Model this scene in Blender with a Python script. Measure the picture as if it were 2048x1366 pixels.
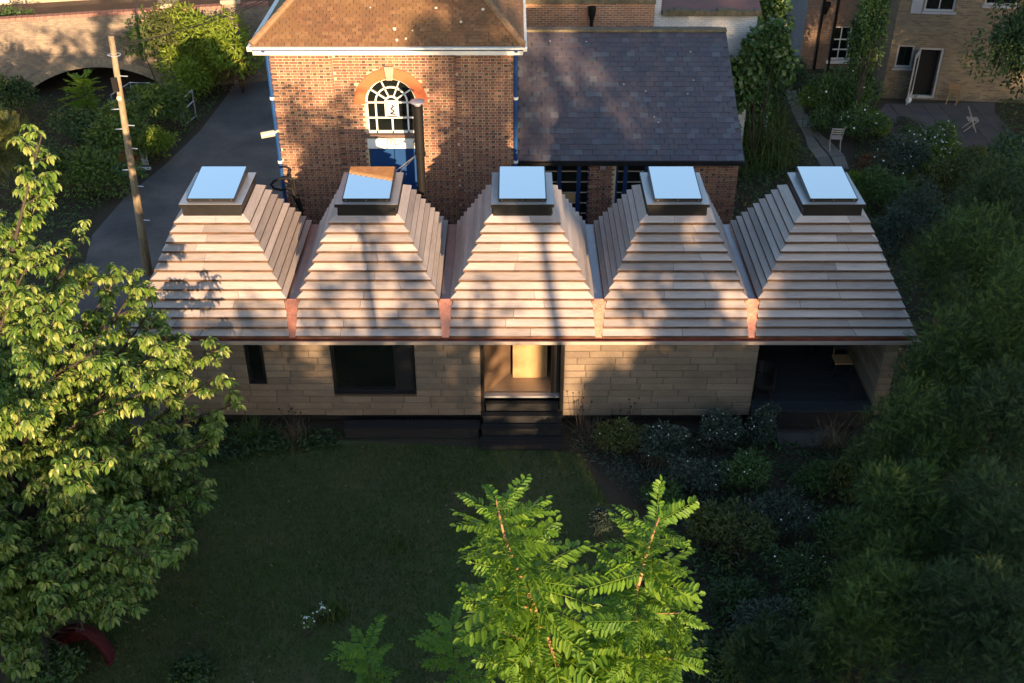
import bpy, math, random
import numpy as np
from mathutils import Vector, Matrix
R = math.radians
rng = np.random.default_rng(11)
random.seed(11)
S = bpy.context.scene
COL = S.collection
for o in list(bpy.data.objects):
    bpy.data.objects.remove(o)

# ------------------------------------------------------------------ camera, sky, sun, exposure
HC, TH, FPX = 16.67, R(33.6), 2200.0
cam_d = bpy.data.cameras.new('camera')
cam = bpy.data.objects.new('camera', cam_d)
COL.objects.link(cam)
cam.location = (0, 0, HC)
cam.rotation_euler = (R(90) - TH, 0, 0)
cam_d.sensor_width = 36.0
cam_d.lens = FPX / 2048 * 36
cam_d.clip_end = 600
S.camera = cam

SUN_EL, SUN_AZ = R(9.0), R(16.0)          # sun behind the viewer, a little to the right
to_sun = Vector((math.sin(SUN_AZ) * math.cos(SUN_EL), -math.cos(SUN_AZ) * math.cos(SUN_EL), math.sin(SUN_EL)))
world = bpy.data.worlds.new('World')
S.world = world
world.use_nodes = True
wn = world.node_tree
sky = wn.nodes.new('ShaderNodeTexSky')
sky.sky_type = 'NISHITA'
sky.sun_disc = False
sky.sun_elevation = SUN_EL
sky.sun_rotation = R(180) - SUN_AZ
sky.air_density, sky.dust_density, sky.ozone_density = 1.0, 0.9, 1.6
bg = wn.nodes['Background']
bg.inputs[1].default_value = 0.15
wn.links.new(sky.outputs[0], bg.inputs[0])
sun_d = bpy.data.lights.new('sun', 'SUN')
sun_d.energy = 5.0
sun_d.angle = R(0.5)
sun_d.color = (1.0, 0.69, 0.40)
sun = bpy.data.objects.new('sun', sun_d)
COL.objects.link(sun)
sun.rotation_euler = to_sun.to_track_quat('Z', 'Y').to_euler()
sun.location = to_sun * 80
vs = S.view_settings
vs.view_transform = 'Standard'
vs.look = 'None'
vs.gamma = 1.0
vs.use_curve_mapping = False
vs.exposure = 1.42

# ------------------------------------------------------------------ surveying helpers (photo point -> place)
_s, _c = math.sin(TH), math.cos(TH)
def _ray(u, v):
    return np.array([u - 1024.0, FPX * _c + (683 - v) * _s, -FPX * _s + (683 - v) * _c])
def G(u, v, z=0.0):
    d = _ray(u, v); t = (z - HC) / d[2]
    return np.array([d[0] * t, d[1] * t, z])
def W(u, v, y):
    d = _ray(u, v); t = y / d[1]
    return np.array([d[0] * t, y, HC + d[2] * t])

# ------------------------------------------------------------------ materials
def new_mat(name):
    m = bpy.data.materials.new(name)
    m.use_nodes = True
    nt = m.node_tree
    return m, nt, nt.nodes['Principled BSDF']
def mat(name, col, rough=0.8, metal=0.0, n1=None, n2=None, bump=None, spec=0.4, stretch=(1, 1, 1), attr=False, objrand=0.0, coat=0):
    """col: base colour; n1/n2: (scale, amount, colour) mottling in place coordinates; bump: (scale, strength)."""
    m, nt, b = new_mat(name)
    L = nt.links.new
    b.inputs['Roughness'].default_value = rough
    b.inputs['Metallic'].default_value = metal
    b.inputs['Specular IOR Level'].default_value = spec
    if coat: b.inputs['Coat Weight'].default_value = coat
    geo = nt.nodes.new('ShaderNodeNewGeometry')
    mp = nt.nodes.new('ShaderNodeMapping')
    mp.inputs['Scale'].default_value = stretch
    L(geo.outputs['Position'], mp.inputs['Vector'])
    if attr:
        a = nt.nodes.new('ShaderNodeAttribute'); a.attribute_name = 'col'
        cur = a.outputs['Color']
    else:
        c = nt.nodes.new('ShaderNodeRGB'); c.outputs[0].default_value = (*col, 1)
        cur = c.outputs[0]
    for n in (n1, n2):
        if not n: continue
        t = nt.nodes.new('ShaderNodeTexNoise')
        t.inputs['Scale'].default_value = n[0]; t.inputs['Detail'].default_value = 6; t.inputs['Roughness'].default_value = 0.62
        L(mp.outputs[0], t.inputs['Vector'])
        r = nt.nodes.new('ShaderNodeMapRange')
        r.inputs[1].default_value = 0.38; r.inputs[2].default_value = 0.66; r.inputs[3].default_value = 0; r.inputs[4].default_value = n[1]
        L(t.outputs[0], r.inputs[0])
        mx = nt.nodes.new('ShaderNodeMix'); mx.data_type = 'RGBA'
        mx.inputs[7].default_value = (*n[2], 1)
        L(r.outputs[0], mx.inputs[0]); L(cur, mx.inputs[6])
        cur = mx.outputs[2]
    if objrand:
        oi = nt.nodes.new('ShaderNodeObjectInfo')
        r = nt.nodes.new('ShaderNodeMapRange'); r.inputs[3].default_value = 1 - objrand; r.inputs[4].default_value = 1 + objrand
        L(oi.outputs['Random'], r.inputs[0])
        hs = nt.nodes.new('ShaderNodeHueSaturation'); L(r.outputs[0], hs.inputs['Value']); L(cur, hs.inputs['Color'])
        cur = hs.outputs[0]
    L(cur, b.inputs['Base Color'])
    if bump:
        t = nt.nodes.new('ShaderNodeTexNoise'); t.inputs['Scale'].default_value = bump[0]; t.inputs['Detail'].default_value = 5
        L(mp.outputs[0], t.inputs['Vector'])
        bp = nt.nodes.new('ShaderNodeBump'); bp.inputs['Strength'].default_value = bump[1]; bp.inputs['Distance'].default_value = 0.02
        L(t.outputs[0], bp.inputs['Height']); L(bp.outputs[0], b.inputs['Normal'])
    return m
def leaf_mat(name, dark, mid, light, trans=0.35, rough=0.45, spec=0.35):
    m, nt, b = new_mat(name)
    L = nt.links.new
    a = nt.nodes.new('ShaderNodeAttribute'); a.attribute_name = 'tint'
    oi = nt.nodes.new('ShaderNodeObjectInfo')
    ad = nt.nodes.new('ShaderNodeMath'); ad.operation = 'MULTIPLY_ADD'; ad.inputs[1].default_value = 0.12; ad.inputs[2].default_value = -0.06
    L(oi.outputs['Random'], ad.inputs[0])
    sm = nt.nodes.new('ShaderNodeMath'); sm.operation = 'ADD'
    L(a.outputs['Fac'], sm.inputs[0]); L(ad.outputs[0], sm.inputs[1])
    r = nt.nodes.new('ShaderNodeValToRGB')
    e = r.color_ramp.elements
    e[0].position = 0.0; e[0].color = (*dark, 1)
    e[1].position = 1.0; e[1].color = (*light, 1)
    k = e.new(0.5); k.color = (*mid, 1)
    L(sm.outputs[0], r.inputs[0])
    L(r.outputs[0], b.inputs['Base Color'])
    b.inputs['Roughness'].default_value = rough
    b.inputs['Specular IOR Level'].default_value = spec
    t = nt.nodes.new('ShaderNodeBsdfTranslucent')
    hs = nt.nodes.new('ShaderNodeHueSaturation'); hs.inputs['Saturation'].default_value = 1.15; hs.inputs['Value'].default_value = 1.25; hs.inputs['Hue'].default_value = 0.485
    L(r.outputs[0], hs.inputs['Color']); L(hs.outputs[0], t.inputs['Color'])
    mx = nt.nodes.new('ShaderNodeMixShader'); mx.inputs[0].default_value = trans
    L(b.outputs[0], mx.inputs[1]); L(t.outputs[0], mx.inputs[2])
    L(mx.outputs[0], nt.nodes['Material Output'].inputs['Surface'])
    return m
def brick_mat(name, c1, c2, mortar, scale=1.0, bump=0.5, stain=None, msize=0.012, rot=(0, 0, 0)):
    """far masonry: courses too small to build one by one."""
    m, nt, b = new_mat(name)
    L = nt.links.new
    geo = nt.nodes.new('ShaderNodeNewGeometry')
    sx = nt.nodes.new('ShaderNodeSeparateXYZ'); L(geo.outputs['Position'], sx.inputs[0])
    ad = nt.nodes.new('ShaderNodeMath'); L(sx.outputs[0], ad.inputs[0]); L(sx.outputs[1], ad.inputs[1])
    cb = nt.nodes.new('ShaderNodeCombineXYZ'); L(ad.outputs[0], cb.inputs[0]); L(sx.outputs[2], cb.inputs[1])
    t = nt.nodes.new('ShaderNodeTexBrick')
    t.inputs['Color1'].default_value = (*c1, 1); t.inputs['Color2'].default_value = (*c2, 1); t.inputs['Mortar'].default_value = (*mortar, 1)
    t.inputs['Scale'].default_value = scale; t.inputs['Mortar Size'].default_value = msize
    t.inputs['Brick Width'].default_value = 0.225; t.inputs['Row Height'].default_value = 0.075
    t.inputs['Bias'].default_value = -0.1
    L(cb.outputs[0], t.inputs['Vector'])
    cur = t.outputs['Color']
    if stain:
        n = nt.nodes.new('ShaderNodeTexNoise'); n.inputs['Scale'].default_value = stain[0]; n.inputs['Detail'].default_value = 8; n.inputs['Roughness'].default_value = 0.7
        L(geo.outputs['Position'], n.inputs['Vector'])
        r = nt.nodes.new('ShaderNodeMapRange'); r.inputs[1].default_value = 0.4; r.inputs[2].default_value = 0.65; r.inputs[3].default_value = 0; r.inputs[4].default_value = stain[1]
        L(n.outputs[0], r.inputs[0])
        mx = nt.nodes.new('ShaderNodeMix'); mx.data_type = 'RGBA'; mx.inputs[7].default_value = (*stain[2], 1)
        L(r.outputs[0], mx.inputs[0]); L(cur, mx.inputs[6]); cur = mx.outputs[2]
    L(cur, b.inputs['Base Color'])
    b.inputs['Roughness'].default_value = 0.9
    bp = nt.nodes.new('ShaderNodeBump'); bp.inputs['Strength'].default_value = bump; bp.inputs['Distance'].default_value = 0.01; bp.invert = True
    L(t.outputs['Fac'], bp.inputs['Height']); L(bp.outputs[0], b.inputs['Normal'])
    return m

M = {}
M['board_x'] = mat('weathered_board_along', (0.385, 0.325, 0.30), 0.58, n1=(1.4, 0.85, (0.25, 0.215, 0.21)), n2=(9, 0.5, (0.47, 0.40, 0.37)), bump=(30, 0.25), stretch=(0.35, 3, 3), objrand=0.27, spec=0.5)
M['board_y'] = mat('weathered_board_across', (0.385, 0.325, 0.30), 0.58, n1=(1.4, 0.85, (0.25, 0.215, 0.21)), n2=(9, 0.5, (0.47, 0.40, 0.37)), bump=(30, 0.25), stretch=(3, 0.35, 3), objrand=0.27, spec=0.5)
M['board_edge'] = mat('shaded_raw_board_edge', (0.13, 0.07, 0.042), 0.85, n1=(6, 0.9, (0.04, 0.026, 0.02)), stretch=(0.6, 3, 3))  # brown raw wood, darkened further to strengthen the shadow lines at the lips
M['underlay'] = mat('roof_underlay', (0.05, 0.035, 0.03), 0.9)
M['copper'] = mat('copper_sheet', (0.46, 0.18, 0.115), 0.36, 0.9, n1=(5, 0.8, (0.26, 0.10, 0.075)), n2=(22, 0.35, (0.56, 0.30, 0.21)), bump=(9, 0.15))
M['copper_dull'] = mat('tarnished_copper', (0.40, 0.15, 0.10), 0.45, 0.8, n1=(4, 0.8, (0.22, 0.10, 0.08)))
M['lead'] = mat('grey_zinc', (0.33, 0.30, 0.32), 0.42, 0.6, n1=(3, 0.7, (0.42, 0.36, 0.36)), n2=(18, 0.35, (0.24, 0.21, 0.22)), bump=(6, 0.1))
M['lip'] = mat('gutter_edge', (0.50, 0.42, 0.36), 0.5, 0.5, n1=(3, 0.5, (0.4, 0.32, 0.28)))
M['black_metal'] = mat('black_powder_coat', (0.014, 0.013, 0.013), 0.33, 0.0, n1=(3, 0.5, (0.03, 0.027, 0.025)), spec=0.6)
M['plate'] = mat('grey_cap_flashing', (0.36, 0.36, 0.38), 0.38, 0.35, n1=(4, 0.5, (0.28, 0.28, 0.30)), n2=(30, 0.3, (0.44, 0.43, 0.44)))
M['screw'] = mat('steel_screw', (0.6, 0.6, 0.6), 0.3, 1.0)
M['mirror_glass'] = mat('reflective_rooflight_glass', (1.0, 0.96, 0.91), 0.015, 1.0, n1=(1.2, 0.06, (0.70, 0.78, 0.82)))
M['dark_glass'] = mat('dark_window_glass', (0.006, 0.008, 0.007), 0.06, 0.0, spec=0.5, n1=(2, 0.5, (0.014, 0.016, 0.012)))
M['cork'] = mat('cork_block', (0.285, 0.22, 0.16), 0.95, n1=(2.2, 0.7, (0.195, 0.15, 0.112)), n2=(50, 0.6, (0.14, 0.10, 0.068)), bump=(70, 0.9), stretch=(0.7, 1, 1.2), objrand=0.14, spec=0.1)
M['cork_joint'] = mat('cork_joint', (0.09, 0.065, 0.045), 0.95)
M['black_timber'] = mat('black_stained_timber', (0.012, 0.012, 0.013), 0.7, n1=(5, 0.6, (0.025, 0.023, 0.022)), bump=(25, 0.4), stretch=(0.3, 3, 3), objrand=0.25)
M['deck'] = mat('blue_black_decking', (0.022, 0.025, 0.030), 0.7, n1=(3, 0.6, (0.034, 0.037, 0.042)), bump=(25, 0.4), stretch=(0.3, 4, 3), objrand=0.2)
M['ply'] = mat('pale_timber_panel', (0.42, 0.27, 0.12), 0.6, n1=(3, 0.6, (0.32, 0.19, 0.08)), n2=(16, 0.4, (0.50, 0.34, 0.17)), stretch=(3, 3, 0.4))
M['int_floor'] = mat('interior_timber_floor', (0.34, 0.24, 0.155), 0.5, n1=(3, 0.5, (0.26, 0.17, 0.1)), stretch=(0.5, 3, 1))
M['int_dark'] = mat('interior_dark', (0.04, 0.03, 0.024), 0.9)
M['mortar'] = mat('lime_mortar', (0.60, 0.49, 0.33), 0.95, n1=(2, 0.5, (0.36, 0.27, 0.18)), bump=(60, 0.3))
M['brick'] = mat('fired_brick', (0.3, 0.12, 0.08), 0.88, n1=(1.1, 0.45, (0.20, 0.10, 0.075)), n2=(45, 0.45, (0.16, 0.08, 0.06)), bump=(60, 0.5), attr=True, objrand=0.12)
M['rubbed'] = mat('orange_rubbed_brick', (0.50, 0.125, 0.045), 0.8, n1=(5, 0.5, (0.40, 0.10, 0.04)), n2=(40, 0.3, (0.54, 0.18, 0.08)))
M['stone'] = mat('weathered_stone', (0.42, 0.33, 0.25), 0.9, n1=(7, 0.6, (0.3, 0.22, 0.17)), bump=(30, 0.4))
M['white_paint'] = mat('white_paint', (0.78, 0.75, 0.70), 0.5, n1=(3, 0.35, (0.64, 0.60, 0.54)))
M['cream'] = mat('cream_casing', (0.62, 0.54, 0.36), 0.5, n1=(8, 0.4, (0.5, 0.42, 0.27)))
M['blue_paint'] = mat('blue_gloss_paint', (0.010, 0.055, 0.18), 0.35, n1=(3, 0.4, (0.008, 0.04, 0.13)), spec=0.5)
M['navy_paint'] = mat('navy_frame_paint', (0.012, 0.035, 0.11), 0.4, spec=0.5)
M['sill'] = mat('brown_sill', (0.12, 0.075, 0.06), 0.7, n1=(6, 0.5, (0.2, 0.13, 0.1)))
M['tile'] = mat('clay_roof_tile', (0.25, 0.1, 0.05), 0.9, n1=(0.8, 0.6, (0.22, 0.13, 0.05)), n2=(12, 0.5, (0.13, 0.07, 0.04)), bump=(40, 0.5), attr=True)
M['lichen'] = mat('pale_lichen', (0.55, 0.5, 0.4), 0.95)
M['slate'] = mat('roof_slate', (0.09, 0.08, 0.10), 0.62, n1=(0.9, 0.4, (0.11, 0.085, 0.10)), n2=(14, 0.4, (0.07, 0.065, 0.085)), bump=(35, 0.4), attr=True, spec=0.45)
M['black_iron'] = mat('black_iron', (0.008, 0.008, 0.008), 0.6, n1=(5, 0.5, (0.016, 0.013, 0.012)), spec=0.2)
M['grey_cowl'] = mat('grey_cowl', (0.38, 0.36, 0.42), 0.45, 0.4)
M['cable'] = mat('steel_cable', (0.45, 0.45, 0.47), 0.4, 0.7)
M['wire'] = mat('overhead_wire', (0.02, 0.02, 0.02), 0.7)
M['galv'] = mat('galvanised_tube', (0.50, 0.53, 0.58), 0.4, 0.5, n1=(9, 0.4, (0.4, 0.42, 0.46)))
M['pole'] = mat('weathered_pole', (0.27, 0.215, 0.14), 0.9, n1=(2.2, 0.9, (0.10, 0.05, 0.025)), n2=(14, 0.5, (0.42, 0.34, 0.22)), bump=(30, 0.5), stretch=(2.5, 2.5, 0.35))
M['tarmac'] = mat('old_tarmac', (0.14, 0.128, 0.125), 0.85, n1=(0.55, 0.9, (0.055, 0.051, 0.054)), n2=(7, 0.45, (0.085, 0.078, 0.076)), bump=(90, 0.6))
M['soil'] = mat('dark_soil', (0.045, 0.033, 0.022), 1.0, n1=(0.8, 0.7, (0.03, 0.03, 0.014)), n2=(14, 0.6, (0.075, 0.055, 0.036)), bump=(18, 0.8))
M['lawn'] = mat('thin_lawn', (0.046, 0.070, 0.016), 1.0, n1=(0.5, 0.8, (0.105, 0.080, 0.044)), n2=(3.5, 0.6, (0.035, 0.055, 0.012)), bump=(40, 0.8))
M['flag'] = mat('garden_paving', (0.19, 0.165, 0.14), 0.9, n1=(2, 0.6, (0.13, 0.115, 0.10)), n2=(25, 0.4, (0.24, 0.21, 0.18)), bump=(30, 0.4), objrand=0.15)
M['patio'] = mat('dark_patio_flag', (0.10, 0.085, 0.08), 0.9, n1=(2, 0.6, (0.07, 0.06, 0.058)), bump=(30, 0.4), objrand=0.15)
M['bark'] = mat('bark', (0.06, 0.045, 0.032), 0.95, n1=(6, 0.7, (0.05, 0.036, 0.026)), bump=(25, 0.9), stretch=(2, 2, 0.5))
M['twig'] = mat('reddish_twig', (0.22, 0.12, 0.07), 0.8)
M['locust_stem'] = mat('orange_brown_stem', (0.36, 0.19, 0.09), 0.7, n1=(9, 0.5, (0.24, 0.12, 0.06)))
M['render'] = mat('grey_render', (0.20, 0.20, 0.225), 0.9, n1=(0.9, 0.6, (0.15, 0.15, 0.175)), bump=(40, 0.2))
M['rust_roof'] = mat('red_brown_sheet_roof', (0.16, 0.085, 0.08), 0.8, n1=(1.2, 0.7, (0.11, 0.07, 0.072)), bump=(20, 0.3))
M['moss'] = mat('mossy_coping', (0.13, 0.10, 0.065), 1.0, n1=(5, 0.8, (0.22, 0.19, 0.12)), n2=(20, 0.6, (0.05, 0.045, 0.025)), bump=(25, 1.0))
M['coping'] = mat('dark_coping', (0.085, 0.062, 0.048), 0.95, n1=(1.5, 0.6, (0.13, 0.095, 0.07)), bump=(20, 0.5))
M['timber_chair'] = mat('bleached_timber', (0.42, 0.36, 0.31), 0.8, n1=(8, 0.5, (0.3, 0.25, 0.21)))
M['tan_timber'] = mat('tan_timber', (0.40, 0.24, 0.11), 0.7, n1=(8, 0.5, (0.3, 0.17, 0.08)))
M['red'] = mat('red_plastic', (0.42, 0.02, 0.025), 0.5)
M['dark_red'] = mat('dark_red_weave', (0.12, 0.012, 0.016), 0.85, n1=(30, 0.8, (0.05, 0.006, 0.008)), bump=(60, 1.0))
M['blue_plastic'] = mat('blue_plastic', (0.02, 0.09, 0.32), 0.5)
M['white_plastic'] = mat('white_plastic', (0.72, 0.72, 0.74), 0.5)
M['lilac_lamp'] = mat('grey_lamp_casing', (0.34, 0.30, 0.38), 0.5)
M['print'] = mat('grey_print', (0.07, 0.07, 0.08), 0.8)
M['poster'] = mat('pale_poster', (0.42, 0.42, 0.47), 0.7)
M['cardboard'] = mat('tan_board', (0.36, 0.23, 0.11), 0.9)
M['green_sheet'] = mat('green_sheet', (0.02, 0.22, 0.12), 0.6)
M['petal'] = mat('white_petal', (0.75, 0.75, 0.72), 0.7)
M['grass'] = leaf_mat('grass_blade', (0.040, 0.068, 0.014), (0.07, 0.115, 0.022), (0.15, 0.14, 0.06), 0.25)
M['cherry'] = leaf_mat('cherry_leaf', (0.035, 0.085, 0.012), (0.115, 0.195, 0.026), (0.34, 0.37, 0.095), 0.26, 0.4, 0.45)
M['locust'] = leaf_mat('locust_leaflet', (0.055, 0.135, 0.015), (0.115, 0.225, 0.022), (0.23, 0.34, 0.04), 0.38, 0.5)
M['laurel'] = leaf_mat('laurel_leaf', (0.03, 0.065, 0.02), (0.065, 0.125, 0.032), (0.14, 0.20, 0.05), 0.25, 0.38)
M['lime'] = leaf_mat('lime_green_leaf', (0.09, 0.15, 0.02), (0.19, 0.27, 0.03), (0.30, 0.36, 0.05), 0.35)
M['laurel_bright'] = leaf_mat('bright_laurel_leaf', (0.045, 0.09, 0.02), (0.095, 0.165, 0.032), (0.19, 0.26, 0.055), 0.28, 0.4)
M['ivy'] = leaf_mat('ivy_leaf', (0.028, 0.06, 0.02), (0.06, 0.115, 0.034), (0.12, 0.17, 0.045), 0.2, 0.35)
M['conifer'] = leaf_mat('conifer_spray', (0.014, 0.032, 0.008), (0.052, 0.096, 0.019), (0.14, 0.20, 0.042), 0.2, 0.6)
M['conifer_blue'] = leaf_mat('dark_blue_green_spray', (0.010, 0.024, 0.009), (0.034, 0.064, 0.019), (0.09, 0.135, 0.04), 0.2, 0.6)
M['dark_leaf'] = leaf_mat('dark_tree_leaf', (0.018, 0.04, 0.013), (0.04, 0.08, 0.024), (0.085, 0.13, 0.038), 0.2)
M['olive'] = leaf_mat('olive_leaf', (0.045, 0.06, 0.018), (0.09, 0.11, 0.03), (0.16, 0.17, 0.05), 0.3)
M['reed'] = leaf_mat('long_grass_leaf', (0.05, 0.08, 0.02), (0.10, 0.15, 0.035), (0.19, 0.23, 0.07), 0.35)
M['russet'] = leaf_mat('russet_leaf', (0.08, 0.04, 0.02), (0.17, 0.085, 0.04), (0.25, 0.15, 0.06), 0.3)
M['straw'] = leaf_mat('dry_stalk', (0.08, 0.055, 0.035), (0.14, 0.10, 0.06), (0.22, 0.17, 0.10), 0.2)
M['grey_leaf'] = leaf_mat('grey_green_leaf', (0.03, 0.045, 0.03), (0.06, 0.085, 0.055), (0.11, 0.14, 0.10), 0.25)

# ------------------------------------------------------------------ builders
ORG = {}
def props(o, label=None, cat=None, group=None, kind=None):
    if label: o['label'] = label
    if cat: o['category'] = cat
    if group: o['group'] = group
    if kind: o['kind'] = kind
    return o
def link(o, parent=None):
    COL.objects.link(o)
    if parent is not None: o.parent = parent
    return o
def org(parent):
    return ORG.get(parent.name, np.zeros(3)) if parent is not None else np.zeros(3)
def thing(name, label, cat, loc, group=None):
    o = bpy.data.objects.new(name, None)
    o.empty_display_size = 0.3
    link(o)
    o.location = Vector([float(x) for x in loc])
    ORG[o.name] = np.array(loc, float)
    return props(o, label, cat, group)
class MB:
    def __init__(self): self.v, self.f, self.m = [], [], []
    def add(self, vs, fs, mi=0):
        n = len(self.v)
        self.v += [tuple(float(c) for c in p) for p in vs]
        self.f += [tuple(i + n for i in f) for f in fs]
        self.m += [mi] * len(fs)
        return self
    def box(self, x0, x1, y0, y1, z0, z1, mi=0):
        return self.add([(x0, y0, z0), (x1, y0, z0), (x1, y1, z0), (x0, y1, z0), (x0, y0, z1), (x1, y0, z1), (x1, y1, z1), (x0, y1, z1)],
                        [(3, 2, 1, 0), (4, 5, 6, 7), (0, 1, 5, 4), (1, 2, 6, 5), (2, 3, 7, 6), (3, 0, 4, 7)], mi)
    def obox(self, c, a, b, d, mi=0):
        c, a, b, d = [np.asarray(x, float) for x in (c, a, b, d)]
        vs = [c + sa * a + sb * b + sd * d for sd in (-1, 1) for (sa, sb) in ((-1, -1), (1, -1), (1, 1), (-1, 1))]
        return self.add(vs, [(3, 2, 1, 0), (4, 5, 6, 7), (0, 1, 5, 4), (1, 2, 6, 5), (2, 3, 7, 6), (3, 0, 4, 7)], mi)
    def bar(self, p, q, w, h=None, up=(0, 0, 1), mi=0):
        p, q = np.asarray(p, float), np.asarray(q, float)
        d = q - p; L = np.linalg.norm(d)
        if L < 1e-6: return self
        d = d / L
        up = np.asarray(up, float)
        s = np.cross(d, up)
        if np.linalg.norm(s) < 1e-4: s = np.cross(d, (1.0, 0, 0))
        s /= np.linalg.norm(s); n = np.cross(s, d)
        return self.obox((p + q) / 2, d * L / 2, s * w / 2, n * (h or w) / 2, mi)
    def tube(self, pts, rad, n=7, mi=0, cap=True):
        pts = [np.asarray(p, float) for p in pts]
        if np.isscalar(rad): rad = [rad] * len(pts)
        prev = None; base = len(self.v); rings = []
        for i, p in enumerate(pts):
            d = pts[min(i + 1, len(pts) - 1)] - pts[max(i - 1, 0)]
            d = d / (np.linalg.norm(d) + 1e-9)
            if prev is None:
                s = np.cross(d, (0, 0, 1.0))
                if np.linalg.norm(s) < 0.05: s = np.cross(d, (1.0, 0, 0))
            else:
                s = prev - d * np.dot(prev, d)
            s = s / (np.linalg.norm(s) + 1e-9); prev = s
            t = np.cross(d, s)
            rings.append([p + rad[i] * (s * math.cos(2 * math.pi * k / n) + t * math.sin(2 * math.pi * k / n)) for k in range(n)])
        vs = [q for r in rings for q in r]
        fs = [(i * n + k, i * n + (k + 1) % n, (i + 1) * n + (k + 1) % n, (i + 1) * n + k) for i in range(len(pts) - 1) for k in range(n)]
        if cap: fs += [tuple(range(n - 1, -1, -1)), tuple((len(pts) - 1) * n + k for k in range(n))]
        return self.add(vs, fs, mi)
    def extrude(self, poly, vec, mi=0):
        poly = [np.asarray(p, float) for p in poly]; vec = np.asarray(vec, float); n = len(poly)
        vs = poly + [p + vec for p in poly]
        fs = [tuple(range(n)), tuple(range(2 * n - 1, n - 1, -1))] + [(i, i + n, (i + 1) % n + n, (i + 1) % n) for i in range(n)]
        return self.add(vs, fs, mi)
    def build(self, name, mats, parent=None, smooth=False, kind=None, at=None, fixn=True):
        o_ = org(parent) if parent is not None else (np.array(at, float) if at is not None else np.zeros(3))
        me = bpy.data.meshes.new(name)
        me.from_pydata([tuple(np.asarray(p) - o_) for p in self.v], [], self.f)
        for m in (mats if isinstance(mats, (list, tuple)) else [mats]): me.materials.append(m)
        if any(self.m): me.polygons.foreach_set('material_index', self.m)
        if smooth: me.polygons.foreach_set('use_smooth', [True] * len(self.f))
        me.update()
        o = bpy.data.objects.new(name, me)
        link(o, parent)
        if parent is None:
            o.location = Vector(o_)
        ORG[o.name] = o_
        if kind: o['kind'] = kind
        return o
def single(mb, name, mats, label, cat, at, group=None, smooth=False):
    o = mb.build(name, mats, None, smooth, at=at)
    return props(o, label, cat, group)
def structure(mb, name, mats):
    return mb.build(name, mats, None, kind='structure')
def arr_mesh(name, V, Fi, m, parent=None, tint=None, col=None, kind=None, at=None, smooth=False):
    """fast mesh from arrays; every face has the same number of corners."""
    o_ = org(parent) if parent is not None else (np.array(at, float) if at is not None else np.zeros(3))
    V = np.asarray(V, np.float64) - o_
    Fi = np.asarray(Fi, np.int32); nf, k = Fi.shape
    me = bpy.data.meshes.new(name)
    me.vertices.add(len(V)); me.vertices.foreach_set('co', V.astype(np.float32).ravel())
    me.loops.add(nf * k); me.loops.foreach_set('vertex_index', Fi.ravel())
    me.polygons.add(nf); me.polygons.foreach_set('loop_start', np.arange(nf, dtype=np.int32) * k)
    me.polygons.foreach_set('use_smooth', np.full(nf, smooth, bool))
    me.update(calc_edges=True)
    if tint is not None:
        a = me.attributes.new('tint', 'FLOAT', 'POINT'); a.data.foreach_set('value', np.asarray(tint, np.float32))
    if col is not None:
        a = me.attributes.new('col', 'FLOAT_COLOR', 'POINT')
        c4 = np.ones((len(V), 4), np.float32); c4[:, :3] = col
        a.data.foreach_set('color', c4.ravel())
    me.materials.append(m)
    o = bpy.data.objects.new(name, me); link(o, parent)
    if parent is None: o.location = Vector(o_)
    ORG[o.name] = o_
    if kind: o['kind'] = kind
    return o
BOXF = np.array([(3, 2, 1, 0), (4, 5, 6, 7), (0, 1, 5, 4), (1, 2, 6, 5), (2, 3, 7, 6), (3, 0, 4, 7)])
def np_boxes(C, A, B, D):
    C, A, B, D = [np.asarray(x, float) for x in (C, A, B, D)]
    vs = [C + sa * A + sb * B + sd * D for sd in (-1, 1) for (sa, sb) in ((-1, -1), (1, -1), (1, 1), (-1, 1))]
    V = np.stack(vs, 1).reshape(-1, 3)
    Fi = (np.arange(len(C))[:, None, None] * 8 + BOXF[None]).reshape(-1, 4)
    return V, Fi
def pieces(parent, name, m, C, A, B, D, cols, ncap=300, prefer=None):
    """countable flat pieces: up to ncap as objects of their own (shared meshes), the rest as one part."""
    C, A, B, D = [np.asarray(x, float) for x in (C, A, B, D)]
    cols = np.asarray(cols, int)
    n = len(C)
    order = np.argsort(-(prefer if prefer is not None else np.linalg.norm(np.cross(A, B), axis=1)))
    own, rest = order[:ncap], order[ncap:]
    o_ = org(parent)
    shared = {}
    for i in own:
        ci = int(cols[i])
        if ci not in shared:
            V, Fi = np_boxes([[0, 0, 0]], [[1, 0, 0]], [[0, 1, 0]], [[0, 0, 1]])
            me_o = arr_mesh(name, V, Fi, m, None, col=np.array(PAL[ci]))
            shared[ci] = me_o.data
            bpy.data.objects.remove(me_o)
        o = bpy.data.objects.new(name, shared[ci]); link(o, parent)
        mt = Matrix.Identity(4)
        for k, ax in enumerate((A[i], B[i], D[i])):
            for r_ in range(3): mt[r_][k] = float(ax[r_])
        p = C[i] - o_
        for r_ in range(3): mt[r_][3] = float(p[r_])
        o.matrix_basis = mt
    if len(rest):
        V, Fi = np_boxes(C[rest], A[rest], B[rest], D[rest])
        cc = np.repeat(np.array([PAL[int(c)] for c in cols[rest]]), 8, axis=0)
        arr_mesh(name + '_field', V, Fi, m, parent, col=cc, kind='stuff')
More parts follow.
